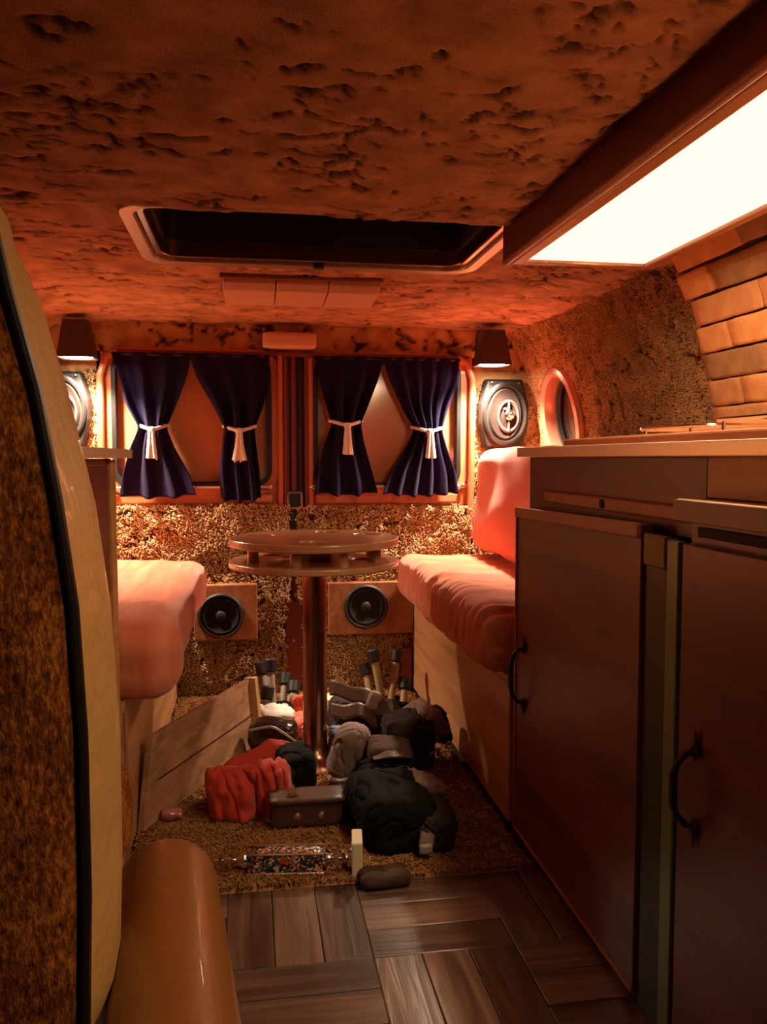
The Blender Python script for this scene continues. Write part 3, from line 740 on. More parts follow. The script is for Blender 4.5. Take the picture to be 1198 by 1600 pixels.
# ------------------------------------------------------------------ oval speakers
def oval(label, xc, zc, y=2.985):
    t = thing('oval_speaker', label, 'speaker', (xc, y, zc - .13))
    # bulged octagonal grille plate
    P = [(-.070, .128), (.070, .128), (.094, .035), (.094, -.035), (.070, -.128), (-.070, -.128), (-.094, -.035), (-.094, .035)]
    def plate(s, yy): return [(xc + p[0] * s, yy, zc + p[1] * s) for p in P]
    V = plate(1, y + .01) + plate(1.0, y - .022) + plate(.93, y - .038); n = 8; F = []
    for a in range(2):
        for j in range(n): F.append((a * n + j, a * n + (j + 1) % n, (a + 1) * n + (j + 1) % n, (a + 1) * n + j))
    F.append(tuple(range(n))); F.append(tuple(16 + j for j in range(n)))
    obj('housing', (V, F), M['blackpl'], t, bevel=.006, seg=3)
    yb = y - .038
    obj('rim', lathe([(.084, -.001), (.084, .008), (.078, .012), (.071, .010), (.069, .0)], 40, (xc, yb, zc), 'Y', 1, 1.38, close=False), M['rubber'], t, smooth=True)
    obj('cone', lathe([(.070, .002), (.064, .008), (.055, .002), (.030, -.0005), (.024, .001), (.001, .003)], 40, (xc, yb - .001, zc), 'Y', .9, 1.38, close=False), M['cone'], t, smooth=True)
    obj('midrange_ring', lathe([(.040, .001), (.042, .008), (.037, .011), (.032, .004)], 36, (xc + .012, yb - .001, zc - .008), 'Y', 1., 1.45, close=False), M['conelight'], t, smooth=True)
    obj('bridge', join(box(xc + .008, xc + .016, yb - .014, yb - .006, zc - .066, zc + .05), xf(box(-.022, .022, -.005, .005, -.004, .004), (xc + .012, yb - .012, zc + .012), (0, .4, 0))), M['conelight'], t, bevel=.002)
    obj('tweeter', lathe([(.016, .004), (.018, .014), (.012, .018), (.007, .014), (.001, .017)], 24, (xc + .012, yb - .004, zc - .004), 'Y', close=False), M['chrome'], t, smooth=True)
    for k in range(2): obj('screw', lathe([(.004, 0), (.004, .004), (.001, .005)], 8, (xc + (-.05, .05)[k], yb, zc + .113), 'Y'), M['chrome'], t, smooth=True)
    return t
oval('black oval speaker under the lamp on the right of the rear doors', .918, 1.008)
oval('black oval speaker on the left, half hidden behind the vinyl seat', -.628, 1.012)

# ------------------------------------------------------------------ lower round speakers on boards
def round_speaker(label, x0, x1, z0, z1, xc, zc, mat):
    t = thing('round_speaker', label, 'speaker', ((x0 + x1) / 2, 2.94, z0))
    obj('baffle_board', box(x0, x1, 2.925, 2.962, z0, z1), mat, t, bevel=.003)
    y = 2.925
    obj('rim', lathe([(.079, -.002), (.080, .006), (.074, .011), (.066, .008), (.064, 0)], 40, (xc, y, zc), 'Y', close=False), M['blackpl'], t, smooth=True)
    obj('cone', lathe([(.066, .004), (.060, .009), (.052, .004), (.022, -.001), (.020, .0005)], 40, (xc, y - .001, zc), 'Y', close=False), M['cone'], t, smooth=True)
    obj('dust_cap', lathe([(.021, .001), (.017, .007), (.009, .010), (.001, .011)], 28, (xc, y - .001, zc), 'Y', close=False), M['blackpl'], t, smooth=True)
    obj('badge', lathe([(.014, 0), (.013, .003), (.001, .0035)], 20, (xc + .004, y - .011, zc - .071), 'Y', 1.2, .38), M['chrome'], t, smooth=True, label='small silver oval badge')
round_speaker('round black speaker in a wooden board low on the left door', -.200, .018, .212, .408, -.108, .300, M['trimwood'])
round_speaker('round black speaker in a wooden board low on the right door', .268, .575, .218, .405, .402, .318, M['trimwood'])

# ------------------------------------------------------------------ table
def table():
    tx, ty = .168, 2.25
    t = thing('pedestal_table', 'round two-tier wooden pedestal table with cup holes on a metal pole', 'table', (tx, ty, 0))
    R_ = .229
    def disc(z0, z1, holes, hr):
        bm = bmesh.new(); n = 64
        # polar/cartesian grid disc with true holes via boolean-free triangulation
        vs = [bm.verts.new((R_ * math.cos(2 * PI * i / n), R_ * math.sin(2 * PI * i / n), z1)) for i in range(n)]
        es = [bm.edges.new((vs[i], vs[(i + 1) % n])) for i in range(n)]
        for hx, hy in holes:
            hv = [bm.verts.new((hx + hr * math.cos(2 * PI * i / 24), hy + hr * math.sin(2 * PI * i / 24), z1)) for i in range(24)]
            es += [bm.edges.new((hv[i], hv[(i + 1) % 24])) for i in range(24)]
        r = bmesh.ops.triangle_fill(bm, use_beauty=True, use_dissolve=False, edges=es)
        ext = bmesh.ops.extrude_face_region(bm, geom=bm.faces[:])
        for v in [g for g in ext['geom'] if isinstance(g, bmesh.types.BMVert)]: v.co.z = z0
        bm.verts.index_update()
        V = [(v.co.x + tx, v.co.y + ty, v.co.z) for v in bm.verts]; F = [tuple(v.index for v in f.verts) for f in bm.faces]; bm.free()
        return V, F
    hs = [(-.140, .060), (.050, .148), (.152, .060), (-.010, -.135)]
    obj('tabletop', disc(.614, .636, hs, .037), M['tablewood'], t, bevel=.005, seg=3)
    obj('lower_shelf', disc(.558, .575, [(-.10, -.12), (.135, -.02), (-.10, .12)], .034), M['tablewood'], t, bevel=.004, seg=3)
    for a in (200, 250, 290, 335, 20, 70, 115, 160):
        x = tx + .175 * math.cos(math.radians(a)); y = ty + .175 * math.sin(math.radians(a))
        obj('spacer_dowel', lathe([(.016, .574), (.014, .595), (.016, .615)], 16, (x, y, 0)), M['tablewood'], t, smooth=True)
    obj('hub_block', rbox((tx, ty, .5945), (.042, .042, .0205), .004, 3), M['tablewood'], t, smooth='all')
    obj('pole', lathe([(.033, .02), (.033, .560)], 32, (tx, ty, 0)), M['polemetal'], t, smooth=True)
    obj('pole_foot', lathe([(.10, .0135), (.10, .018), (.06, .024), (.040, .045), (.036, .060)], 36, (tx, ty, 0)), M['polemetal'], t, smooth=True)
    obj('collar', lathe([(.036, .535), (.050, .548), (.066, .552), (.066, .558)], 28, (tx, ty, 0)), M['polemetal'], t, smooth=True)
table()

# ------------------------------------------------------------------ benches
def bed_right():
    t = thing('bench_base', 'pale oak bench base under the right orange cushion', 'bench', (.8, 2.38, 0))
    V, F = prism([(1.80, 0.012), (2.96, 0.012), (2.96, .33), (1.80, .33)], .578, .594, 'YZ')
    obj('front_panel', (V, F), M['bedwood'], t, bevel=.001)
    obj('end_panel', box(.596, 1.06, 1.80, 1.816, .012, .33), M['bedwood'], t)
    obj('top_board', box(.578, 1.06, 1.80, 2.945, .331, .350), M['bedwood'], t, bevel=.001)
    def d(p, nn):
        # gathered seams hanging over the front edge (towards -x)
        fr = max(0, min(1, (-p.x - .05) / .16)); s = p.y
        w_ = noise.noise(Vector((p.x * 6, s * 14, p.z * 3)))
        gather = (abs(math.sin(s * 75 + 2.2 * noise.noise(Vector((s * 12, p.z * 10, 2))) + (p.z + p.x) * 6)) - .6) * .013 * fr * max(0, min(1, (-s + .45) * 2.2))
        puck = noise.noise(Vector((p.x * 9, s * 16, p.z * 9))) * .010
        sag = Vector((0, 0, -.008 * max(0, 1 - abs(p.x) / .25)))
        return nn * (gather + puck) + sag
    c = thing('seat_cushion', 'gathered orange seat cushion on the right bench', 'cushion', (.79, 2.37, .350), 'orange bench cushions')
    obj('cushion_cover', rbox((.778, 2.365, .432), (.270, .555, .078), .055, 90, d, zmin=.351), M['orange2'], c, smooth='all')
    b_ = thing('back_cushion', 'coral back cushion standing against the right wall', 'cushion', (.92, 2.4, .50), 'orange bench cushions')
    def d2(p, nn):
        return nn * (noise.noise(Vector((p.x * 7, p.y * 5 + 3, p.z * 6))) * .016 + .012 * max(0, 1 - (p.y / .4) ** 2) * max(0, 1 - (p.z / .18) ** 2))
    obj('cushion_cover', rbox((.872, 2.405, .698), (.082, .510, .180), .05, 26, d2, (0, .10, 0), zmin=.516), M['plaincoral'], b_, smooth='all')
    obj('seam_piping', tube([(.826 + .1 * 0, 2.385 + .47 * math.cos(a), .695 + .155 * math.sin(a)) for a in [2 * PI * i / 3 * 0 for i in range(1)] or []] or [(.86, 1.96, .872), (.86, 2.86, .872)], .004, 6), M['plaincoral'], b_, smooth=True)
bed_right()
def bed_left():
    t = thing('bench_base', 'pale oak bench base under the left orange cushion', 'bench', (-.5, 2.4, 0))
    obj('front_panel', prism([(1.72, .012), (2.95, .012), (2.95, .335), (1.72, .335)], -.278, -.262, 'YZ'), M['bedwood'], t, bevel=.001)
    obj('batten', box(-.262, -.256, 1.722, 1.745, .014, .333), M['trimwood'], t, bevel=.001)
    obj('top_board', box(-.76, -.262, 1.72, 2.95, .336, .350), M['bedwood'], t)
    c = thing('seat_cushion', 'striped orange seat cushion on the left bench', 'cushion', (-.45, 2.3, .350), 'orange bench cushions')
    def d(p, nn):
        w_ = noise.noise(Vector((p.x * 6, p.y * 5, p.z * 8))) * .016
        fold = math.sin((p.x * 1.0 + p.y * .35) * 55 + 5 * noise.noise(p * 5)) * .0016 * max(0, min(1, (p.x) * 6))
        return nn * (w_ + fold)
    obj('cushion_cover', rbox((-.450, 2.31, .426), (.295, .590, .080), .058, 40, d, zmin=.351), M['orange'], c, smooth='all')
bed_left()

# ------------------------------------------------------------------ left cabinet
def cab_left():
    t = thing('side_cabinet', 'brown side cabinet at left behind the vinyl seat', 'cabinet', (-.5, 1.4, 0))
    obj('carcass', box(-.66, -.272, 1.235, 1.708, .0, .848), M['sidebrown'], t, bevel=.002)
    obj('corner_post', box(-.272, -.264, 1.655, 1.712, .0, .846), M['lightpanel'], t, bevel=.002, label='light wood corner post')
    obj('door_panel', box(-.273, -.268, 1.25, 1.640, .45, .835), M['cabred'], t, bevel=.002, label='dark brown recessed panel')
    obj('kick_board', box(-.273, -.266, 1.24, 1.652, .02, .43), M['sidebrown'], t, bevel=.002)
    obj('countertop', box(-.68, -.246, 1.235, 1.790, .849, .866), M['lightpanel'], t, bevel=.002)
    obj('edge_strip', box(-.246, -.242, 1.235, 1.790, .849, .8665), M['alu'], t, bevel=.001)
cab_left()

# ------------------------------------------------------------------ right kitchen cabinet
def handle(parent, x, y, z0, z1, name='handle'):
    """wrought bail handle with pointed finials, on a face looking to -x"""
    zc = (z0 + z1) / 2; h = (z1 - z0) / 2
    def finial(z, s):
        return xf(lathe([(.002, 0), (.006, .006), (.011, .012), (.008, .020), (.004, .028), (.0015, .040)], 10, (0, 0, 0)), (x - .004, y, z), (0 if s > 0 else PI, 0, 0), (.6, 1, 1))
    obj('finial', finial(z1 - .034, 1), M['rubber'], parent, smooth=True); obj('finial', finial(z0 + .034, -1), M['rubber'], parent, smooth=True)
    zb, zt = z0 + .026, z1 - .026
    pts = [(x - .002, y, zt), (x - .014, y + .002, zt + .002), (x - .026, y + .004, zt - .012), (x - .031, y + .005, zc + .02), (x - .031, y + .005, zc - .02), (x - .026, y + .004, zb + .012), (x - .014, y + .002, zb - .002), (x - .002, y, zb)]
    return obj(name, tube(pts, [.006, .0045, .0045, .0055, .0055, .0045, .0045, .006], 8), M['rubber'], parent, smooth=True)
def kitchen():
    t = thing('kitchen_cabinet', 'dark walnut kitchen cabinet along the right side with wrought handle', 'cabinet', (.8, 1.4, 0))
    obj('carcass', box(.602, 1.04, 1.12, 1.785, .0, .735), M['cabwood'], t, bevel=.001)
    obj('upper_carcass', box(.612, 1.04, 1.048, 1.775, .736, .851), M['cabred'], t, bevel=.001)
    obj('top_rail', box(.600, .613, 1.062, 1.655, .758, .782), M['trimwood'], t, bevel=.004, label='lighter wood rail')
    obj('keyhole', xf(lathe([(.0, 0), (.006, .001), (.006, .004), (.001, .005)], 14, (0, 0, 0)), (.600, 1.36, .770), (0, -PI / 2, 0), (1.3, 1, 1)), M['hole'], t, smooth=True)
    # door: top edge rises a little towards the hinge side, so a prism
    dr = obj('door', prism([(1.172, .018), (1.764, .018), (1.764, .740), (1.172, .750)], .580, .600, 'YZ'), M['cabwood'], t, bevel=.002)
    obj('door_lip', prism([(1.172, .728), (1.764, .720), (1.764, .742), (1.172, .752)], .573, .581, 'YZ'), M['trimwood'], dr, bevel=.003)
    obj('door_edge', prism([(1.758, .018), (1.764, .018), (1.764, .740), (1.758, .740)], .576, .581, 'YZ'), M['trimwood'], dr, bevel=.001)
    obj('bottom_edge', box(.576, .581, 1.172, 1.764, .016, .022), M['trimwood'], dr, bevel=.001)
    handle(dr, .580, 1.700, .298, .462)
    # metal channel between the doors
    obj('door_channel', box(.586, .602, 1.092, 1.168, .0, .735), M['darkgreen'], t, bevel=.002, label='dark green metal channel')
    obj('channel_strip', box(.578, .590, 1.058, 1.090, .0, .735), M['green'], t, bevel=.002, label='pale green metal strip')
    obj('corner_plate', box(.580, .587, 1.100, 1.166, .690, .738), M['dullbrass'], t, bevel=.003, label='small brass corner plate')
    # lower near unit
    u = thing('low_cabinet', 'dark red wood low cabinet nearest the camera at right', 'cabinet', (.8, .7, 0))
    obj('carcass', box(.590, .98, .30, 1.046, .0, .764), M['cabred'], u, bevel=.001)
    obj('top_slab', box(.566, .800, .28, 1.044, .765, .795), M['lightpanel'], u, bevel=.002)
    obj('edge_band', box(.561, .567, .28, 1.044, .766, .794), M['cabred'], u, bevel=.001)
    obj('slot', box(.584, .591, .40, 1.02, .745, .758), M['hole'], u, bevel=.001)
    d2 = obj('door', box(.572, .590, .42, 1.036, .018, .735), M['cabred'], u, bevel=.002)
    handle(d2, .572, .985, .345, .490)
    obj('back_panel', box(.610, .98, .28, 1.044, .796, .851), M['lightpanel'], u, bevel=.001, label='honey coloured wood panel')
    # worktop
    w_ = thing('worktop', 'kitchen worktop with bright metal edge above the walnut cabinet', 'worktop', (.8, 1.0, .852))
    obj('slab', box(.596, 1.015, .28, 1.800, .852, .872), M['trimwood'], w_, bevel=.001)
    obj('edge_strip', box(.590, .596, .28, 1.802, .851, .8725), M['alu'], w_, bevel=.002)
    # cooker
    s = thing('cooker_top', 'low brown cooker tray with chrome burner rails on the worktop', 'stove', (.8, 1.2, .872))
    obj('tray', box(.655, .93, .45, 1.690, .8725, .889), M['trimwood'], s, bevel=.004, seg=2)
    for (y0, y1, zt) in ((1.17, 1.38, .899), (.93, 1.14, .905)):
        gs = []
        P = rrect(.668, .86, y0, y1, .03, 4)
        gs.append(tube([(p[0], p[1], zt) for p in P], .0035, 8, closed=True))
        for (px_, py_) in ((.672, y0 + .03), (.672, y1 - .03), (.856, y0 + .03), (.856, y1 - .03)): gs.append(tube([(px_, py_, .888), (px_, py_, zt)], .003, 6))
        for q in range(3):
            yy = y0 + (y1 - y0) * (q + 1) / 4; gs.append(tube([(.668, yy, zt), (.86, yy, zt)], .0025, 6))
        obj('burner_rail', join(*gs), M['chrome'], s, smooth=True)
    obj('pan_support', box(.668, .70, .92, 1.02, .901, .910), M['blackpl'], s, bevel=.003)
kitchen()

# ------------------------------------------------------------------ ceiling light box at right
def light_box():
    t = thing('light_box', 'long dark wood ceiling light box with glowing white diffuser', 'lamp', (.66, .8, 1.24))
    y0, y1 = -.35, 1.645
    obj('side_board', prism([(.505, 1.244), (.505, 1.330), (.527, 1.330), (.527, 1.244)], y0, y1), M['fixwood'], t, bevel=.001)
    obj('inner_board', box(.800, .815, y0, y1, 1.244, 1.345), M['fixwood'], t)
    obj('end_board', box(.527, .800, y1 - .015, y1, 1.248, 1.345), M['fixwood'], t)
    obj('top_board', box(.527, .800, y0, y1 - .016, 1.30, 1.310), M['fixwood'], t)
    obj('moulding', tube([(.512, y0, 1.243), (.512, y1 + .001, 1.243)], .008, 12), M['trimwood'], t, smooth=True)
    obj('moulding', box(.521, .545, y0, y1 - .002, 1.238, 1.248), M['trimwood'], t, bevel=.003)
    obj('moulding', box(.798, .816, y0, y1, 1.238, 1.247), M['trimwood'], t, bevel=.003)
    obj('moulding', box(.545, .798, y1 - .020, y1, 1.239, 1.247), M['trimwood'], t, bevel=.002)
    L = bpy.data.lights.new('tube_light', 'AREA'); L.shape = 'RECTANGLE'; L.size = .022; L.size_y = 1.8; L.energy = TUBE_W; L.color = (1, .74, .42)
    lo = bpy.data.objects.new('tube_light', L); COL.objects.link(lo); lo.parent = t; lo.location = (.685 - .66, .70 - .8, 1.2445 - 1.24)
    obj('diffuser', box(.545, .798, y0, y1 - .020, 1.2455, 1.2475), M['diffuser'], t, label='glowing white diffuser panel')
light_box()

# ------------------------------------------------------------------ roof hatch
def hatch():
    t = thing('roof_hatch', 'dark glass roof hatch in a metal frame in the ceiling', 'hatch', (.16, 1.85, 1.31))
    x0, x1, ya, yb = -.240, .548, 1.575, 2.055
    o_ = rrect(x0, x1, ya, yb, .07, 7); m_ = rrect(x0 + .030, x1 - .030, ya + .022, yb - .034, .055, 7); i_ = rrect(x0 + .046, x1 - .046, ya + .040, yb - .052, .04, 7)
    zz = 1.318
    obj('frame', ringplate(o_, m_, zz - .014, zz + .03, 'XY'), M['hatchmetal'], t, smooth=True, bevel=.004, seg=3)
    obj('inner_frame', ringplate(m_, i_, zz - .006, zz + .034, 'XY'), M['polemetal'], t, smooth=True, bevel=.003)
    V, F = ringplate(i_, rrect(x0 + .052, x1 - .052, ya + .046, yb - .058, .035, 7), zz + .03, zz + .10, 'XY')
    obj('well', (V, F), M['blackpl'], t, smooth=True)
    obj('dark_glass', prism(rrect(x0 + .047, x1 - .047, ya + .047, yb - .047, .038, 7), zz + .098, zz + .104, 'XY'), plain('smoked_glass', (.008, .007, .006), .12, coat=.4, bscale=10), t)
    for xq in (.02, .26): obj('reflection_bar', xf(box(-.055, .055, -.008, .008, -.004, .004), (xq, 1.90, zz + .080), (0, 0, (.08, -.1)[xq > .1])), M['polemetal'], t, bevel=.003)  # bars standing in for two pale reflections in the dark glass
    obj('latch_knob', lathe([(.012, -.018), (.014, -.006), (.010, .004)], 14, (.165, 2.020, zz)), M['rubber'], t, smooth=True)
hatch()
def ceiling_lamp():
    t = thing('ceiling_lamp', 'three-panel cream plastic ceiling lamp behind the roof hatch', 'lamp', (.155, 2.37, 1.27))
    # wedge shaped: body slopes up towards the rear
    x0, x1 = -.068, .345
    P = [(2.205, 1.318), (2.205, 1.300), (2.225, 1.282), (2.395, 1.277), (2.420, 1.290), (2.420, 1.318)]
    obj('base_plate', box(x0 - .006, x1 + .006, 2.195, 2.43, 1.309, 1.318), M['sidebrown'], t, bevel=.002)
    for k in range(3):
        a = x0 + (x1 - x0) * k / 3 + .0015; b_ = x0 + (x1 - x0) * (k + 1) / 3 - .0015
        obj('lens_panel', prism(P, a, b_, 'YZ'), M['plastic'], t, bevel=.004)
ceiling_lamp()
t = thing('door_lamp', 'small cream plastic lamp on the header above the rear doors', 'lamp', (.138, 2.96, 1.23))
obj('lamp_cover', rbox((.138, 2.955, 1.257), (.093, .030, .028), .012, 6), M['plastic'], t, smooth='all')
obj('back_plate', box(.042, .234, 2.968, 2.998, 1.232, 1.284), M['sidebrown'], t, bevel=.002)

# ------------------------------------------------------------------ porthole on the right wall
def porthole():
    t = obj('window_3', None or lathe([(.150, -.010), (.178, -.004), (.184, .010), (.176, .024), (.160, .028), (.146, .018), (.142, -.03), (.148, -.05)], 48, (0, 0, 0), close=False), plain('pinkish_metal_trim', (.62, .26, .16), .25, .5, bscale=20), smooth=True)
    # lathe along +Z -> face -X, lean with the wall
    a = math.atan2(1.052 - 1.075, .135)
    mtx = Matrix.LocRotScale(Vector((1.066, 2.735, .975)), Euler((0, -PI / 2 + a * -1 * -1, 0)), Vector((1.05, .96, 1)))
    t.matrix_world = mtx
    tag(t, 'porthole window with pinkish metal ring on the right wall above the worktop', kind='structure')
    ORG[t.name] = Vector((0, 0, 0))
    obj('pane', lathe([(.001, -.044), (.146, -.044), (.146, -.048), (.001, -.048)], 40, close=False), plain('dark_porthole_glass', (.02, .010, .008), .12, coat=.5, bscale=6), t, smooth=True)
    obj('inner_rim', lathe([(.145, -.02), (.133, -.022), (.131, -.036), (.145, -.043)], 40, close=False), M['rubber'], t, smooth=True)
porthole()

# ------------------------------------------------------------------ front swivel seat
def seat():
    t = thing('swivel_seat', 'front swivel seat with brown tweed back and tan vinyl edge', 'seat', (-.38, .68, 0))
    fr = [(-.170, 1.000), (-.163, .965), (-.146, .896), (-.134, .821), (-.125, .746), (-.121, .655), (-.121, .538), (-.124, .440), (-.135, .36)]
    xc = -.40
    def outline(pts, top):
        right = pts[::-1]
        arc = []
        x0, z0 = pts[0]
        for i in range(1, 10):
            a = PI * i / 20
            arc.append((xc + (x0 - xc) * math.cos(a), z0 + (top - z0) * math.sin(a)))
        half = right + arc + [(xc, top)]
        return half + [(2 * xc - p[0], p[1]) for p in half[:-1]][::-1]
    bk = [(-.200, 1.022), (-.178, .975), (-.158, .902), (-.136, .803), (-.126, .719), (-.120, .604), (-.120, .50), (-.123, .43), (-.132, .36)]
    of = outline(fr, 1.10); ob = outline(bk, 1.12); n = len(of)
    mid = [((a[0] + b_[0]) / 2 + (a[0] + b_[0] - 2 * xc) * .02, (a[1] + b_[1]) / 2 + .004) for a, b_ in zip(of, ob)]
    q1 = [(a[0] * .75 + b_[0] * .25 + (a[0] - xc) * .012, a[1] * .75 + b_[1] * .25 + .002) for a, b_ in zip(of, ob)]
    q3 = [(a[0] * .25 + b_[0] * .75 + (a[0] - xc) * .030, a[1] * .25 + b_[1] * .75 + .004) for a, b_ in zip(of, ob)]
    rings = [(of, .602), (q1, .625), (mid, .675), (q3, .72), (ob, .75)]
    V = []; F = []
    for L_, y in rings: V += [(p[0], y, p[1]) for p in L_]
    for a in range(len(rings) - 1):
        for j in range(n): F.append((a * n + j, a * n + (j + 1) % n, (a + 1) * n + (j + 1) % n, (a + 1) * n + j))
    F.append(tuple(4 * n + j for j in range(n)))
    obj('side_band', (V, F), M['vinyl'], t, smooth='all')
    obj('piping', tube([(p[0] + (.002 if p[0] > xc else -.002), .602, p[1]) for p in of], .0038, 8, closed=True), M['piping'], t, smooth=True)
    # bulged tweed panel
    cz = .72; rs = []
    for s, dy in ((.985, 0), (.95, .008), (.85, .016), (.65, .022), (.4, .026), (.15, .028)):
        rs.append([(xc + (p[0] - xc) * s, .600 - dy, cz + (p[1] - cz) * s) for p in of])
    V = [p for r in rs for p in r]; F = []
    for a in range(len(rs) - 1):
        for j in range(n): F.append((a * n + j, a * n + (j + 1) % n, (a + 1) * n + (j + 1) % n, (a + 1) * n + j))
    F.append(tuple((len(rs) - 1) * n + j for j in range(n)))
    obj('backrest_panel', (V, F), M['seatfab'], t, smooth='all')
    obj('seat_pad', rbox((-.40, .97, .375), (.235, .23, .065), .04, 10), M['seatfab'], t, smooth='all')
    obj('front_cushion', rbox((-.40, .775, .70), (.21, .03, .33), .028, 8), M['seatfab'], t, smooth='all')
    obj('pedestal', lathe([(.16, 0), (.15, .02), (.06, .05), (.05, .28), (.12, .305)], 28, (-.40, .95, 0)), M['blackpl'], t, smooth=True)
    # armrest, rounded far end, pointing rearwards
    pts = []; rr = []
    A = Vector((-.050, .50, .394)); B = Vector((-.091, .870, .400)); d = (B - A)
    for i in range(14): pts.append(A + d * (i / 13)); rr.append(.0555 - .004 * (i / 13))
    for k in range(1, 9):
        a = PI / 2 * k / 8; pts.append(B + d.normalized() * .030 * math.sin(a)); rr.append(.0515 * (1 - .985 * (1 - math.cos(a)) ** 1.0) if k < 8 else .002)
    obj('armrest', tube(pts, rr, 32), M['armvinyl'], t, smooth='all')
    obj('arm_bracket', box(-.150, -.085, .62, .70, .37, .42), M['blackpl'], t, bevel=.004)
seat()

# ------------------------------------------------------------------ rug at the rear
def rug():
    t = thing('rug', 'rust brown shag rug covering the floor under the heap of bags', 'rug', (.15, 2.3, 0))
    x0, x1, y0, y1, st = -.262, .574, 1.598, 2.955, .010
    xs = np.arange(x0, x1, st); ys = np.arange(y0, y1, st); Xg, Yg = np.meshgrid(xs, ys, indexing='ij')
    Zg = .010 + (fbm(Xg * 25, Yg * 25, 3, 3) - .5) * .008; e = np.minimum.reduce([Xg - x0, xs[-1] - Xg, Yg - y0]); Zg = Zg * (1 - .9 * np.exp(-e / .006))
    tone = np.clip(fbm(Xg * 20, Yg * 20, 9, 3), 0, 1)
    o = fast_mesh('backing', np.stack([Xg, Yg, Zg], -1).reshape(-1, 3), gridfaces(len(xs), len(ys)), M['rug'], tone, t); o['kind'] = 'stuff'
    r_ = np.random.default_rng(3); n = 26000
    x = r_.uniform(x0, x1 - .01, n); y = y0 + (y1 - y0) * r_.random(n) ** 1.25 + r_.uniform(-.004, .004, n)
    P = np.stack([x, y, np.full(n, .009)], -1)
    Nr = np.tile([0, 0, 1.], (n, 1)); T = np.tile([1., 0, 0], (n, 1)); B = np.tile([0, 1., 0], (n, 1))
    tufts('pile', P, Nr, T, B, t, M['rug'], L=.009, R=.0016, lift=.005, flow=fbm(x * 15, y * 15, 3, 2) * 9, tone=np.clip(r_.uniform(0, 1, n), 0, 1), seed=5)
rug()

# ------------------------------------------------------------------ the heap on the floor
def soft(name, label, cat, c, half, rot, mat, seed, amp=.012, r=.6, sc=11, n=16, group=None, parent=None, ff=30, dirv=(1, .3, .2), fold=.7, part='fabric', lab=None, zmin=.014):
    rr = min(half) * r
    g_ = rbox(c, half, rr, n * 2, crumple(seed, amp, sc, fold, dirv, ff), rot, zmin=zmin)
    if parent is None:
        t = thing(name, label, cat, (c[0], c[1], max(0, c[2] - half[2])), group)
    else: t = parent
    obj(part, g_, mat, t, smooth='all', label=lab)
    return t
def sheet(part, parent, fn, mat, nu=24, nv=16, th=.004, lab=None):
    return obj(part, grid(nu, nv, fn), mat, parent, smooth='all', solid=th, label=lab)

# leaning plank
def plank():
    t = thing('wooden_plank', 'weathered wooden plank standing on edge beside the left bench', 'plank', (-.13, 2.13, 0))
    A = Vector((-.252, 1.88, 0)); B = Vector((.002, 2.42, 0)); d = (B - A); L = d.length; ang = math.atan2(d.y, d.x) - PI / 2
    P = [(0, .012), (L, .012), (L, .205), (.075, .205)]
    V, F = prism(P, -.009, .009, 'YZ')
    m = Matrix.Translation(A) @ Matrix.Rotation(ang, 4, 'Z') @ Matrix.Rotation(-.10, 4, 'Y')
    obj('board', ([tuple(m @ Vector(v)) for v in V], F), M['board'], t, bevel=.0015)
    for (a0, a1, b0, b1) in ((0, L, .013, .016),):
        pass
    # raw end strip facing the camera side at the far end and top cleat
    V, F = prism([(L - .004, .012), (L + .016, .012), (L + .016, .208), (L - .004, .208)], -.010, .026, 'YZ')
    obj('end_cleat', ([tuple(m @ Vector(v)) for v in V], F), M['boardedge'], t, bevel=.002, label='pale raw wood end cleat')
    V, F = prism([(.09, .100), (L - .01, .100), (L - .01, .104), (.07, .104)], .0085, .0105, 'YZ')
    obj('joint_line', ([tuple(m @ Vector(v)) for v in V], F), M['brownlea'], t)
plank()

# folding stool frames (tubes with black rubber feet)
def stool(label, legs, mat, base, feetr=.022):
    t = thing('folding_stool', label, 'stool', (base[0], base[1], 0), 'folded stools behind the bags')
    for a, b_ in legs:
        l_ = obj('leg', tube([a, b_], .0125, 12), mat, t, smooth=True)
        d = (Vector(b_) - Vector(a)).normalized()
        p = Vector(b_)
        obj('rubber_foot', tube([p - d * .034, p - d * .030, p + d * .004, p + d * .010], [.014, .020, feetr, feetr * .7], 12), M['rubber'], l_, smooth=True)
    return t
t = stool('folded stool with grey legs and black rubber feet upright beside the plank', [((-.012, 2.62, .020), (-.020, 2.70, .135)), ((.045, 2.66, .020), (.028, 2.74, .165)), ((.062, 2.60, .020), (.055, 2.66, .195)), ((.090, 2.66, .020), (.108, 2.74, .125)), ((.120, 2.62, .02), (.132, 2.70, .108)), ((.03, 2.58, .02), (.046, 2.62, .118))], M['greytube'], (.05, 2.64))
obj('sling', rbox((.05, 2.61, .045), (.075, .045, .028), .02, 6, crumple(3, .006, 20)), M['blackcloth'], t, smooth='all')
t = stool('folded stool with khaki legs and black rubber feet upright near the right bench', [((.395, 2.70, .020), (.375, 2.76, .145)), ((.425, 2.66, .020), (.395, 2.70, .205)), ((.440, 2.64, .020), (.480, 2.72, .195)), ((.480, 2.62, .020), (.500, 2.68, .110))], M['khakitube'], (.43, 2.66))
t.children[1].children[0].scale = (1, 1, 1)
obj('sling', rbox((.43, 2.66, .035), (.07, .05, .02), .015, 6, crumple(5, .006, 20)), M['blackcloth'], t, smooth='all')

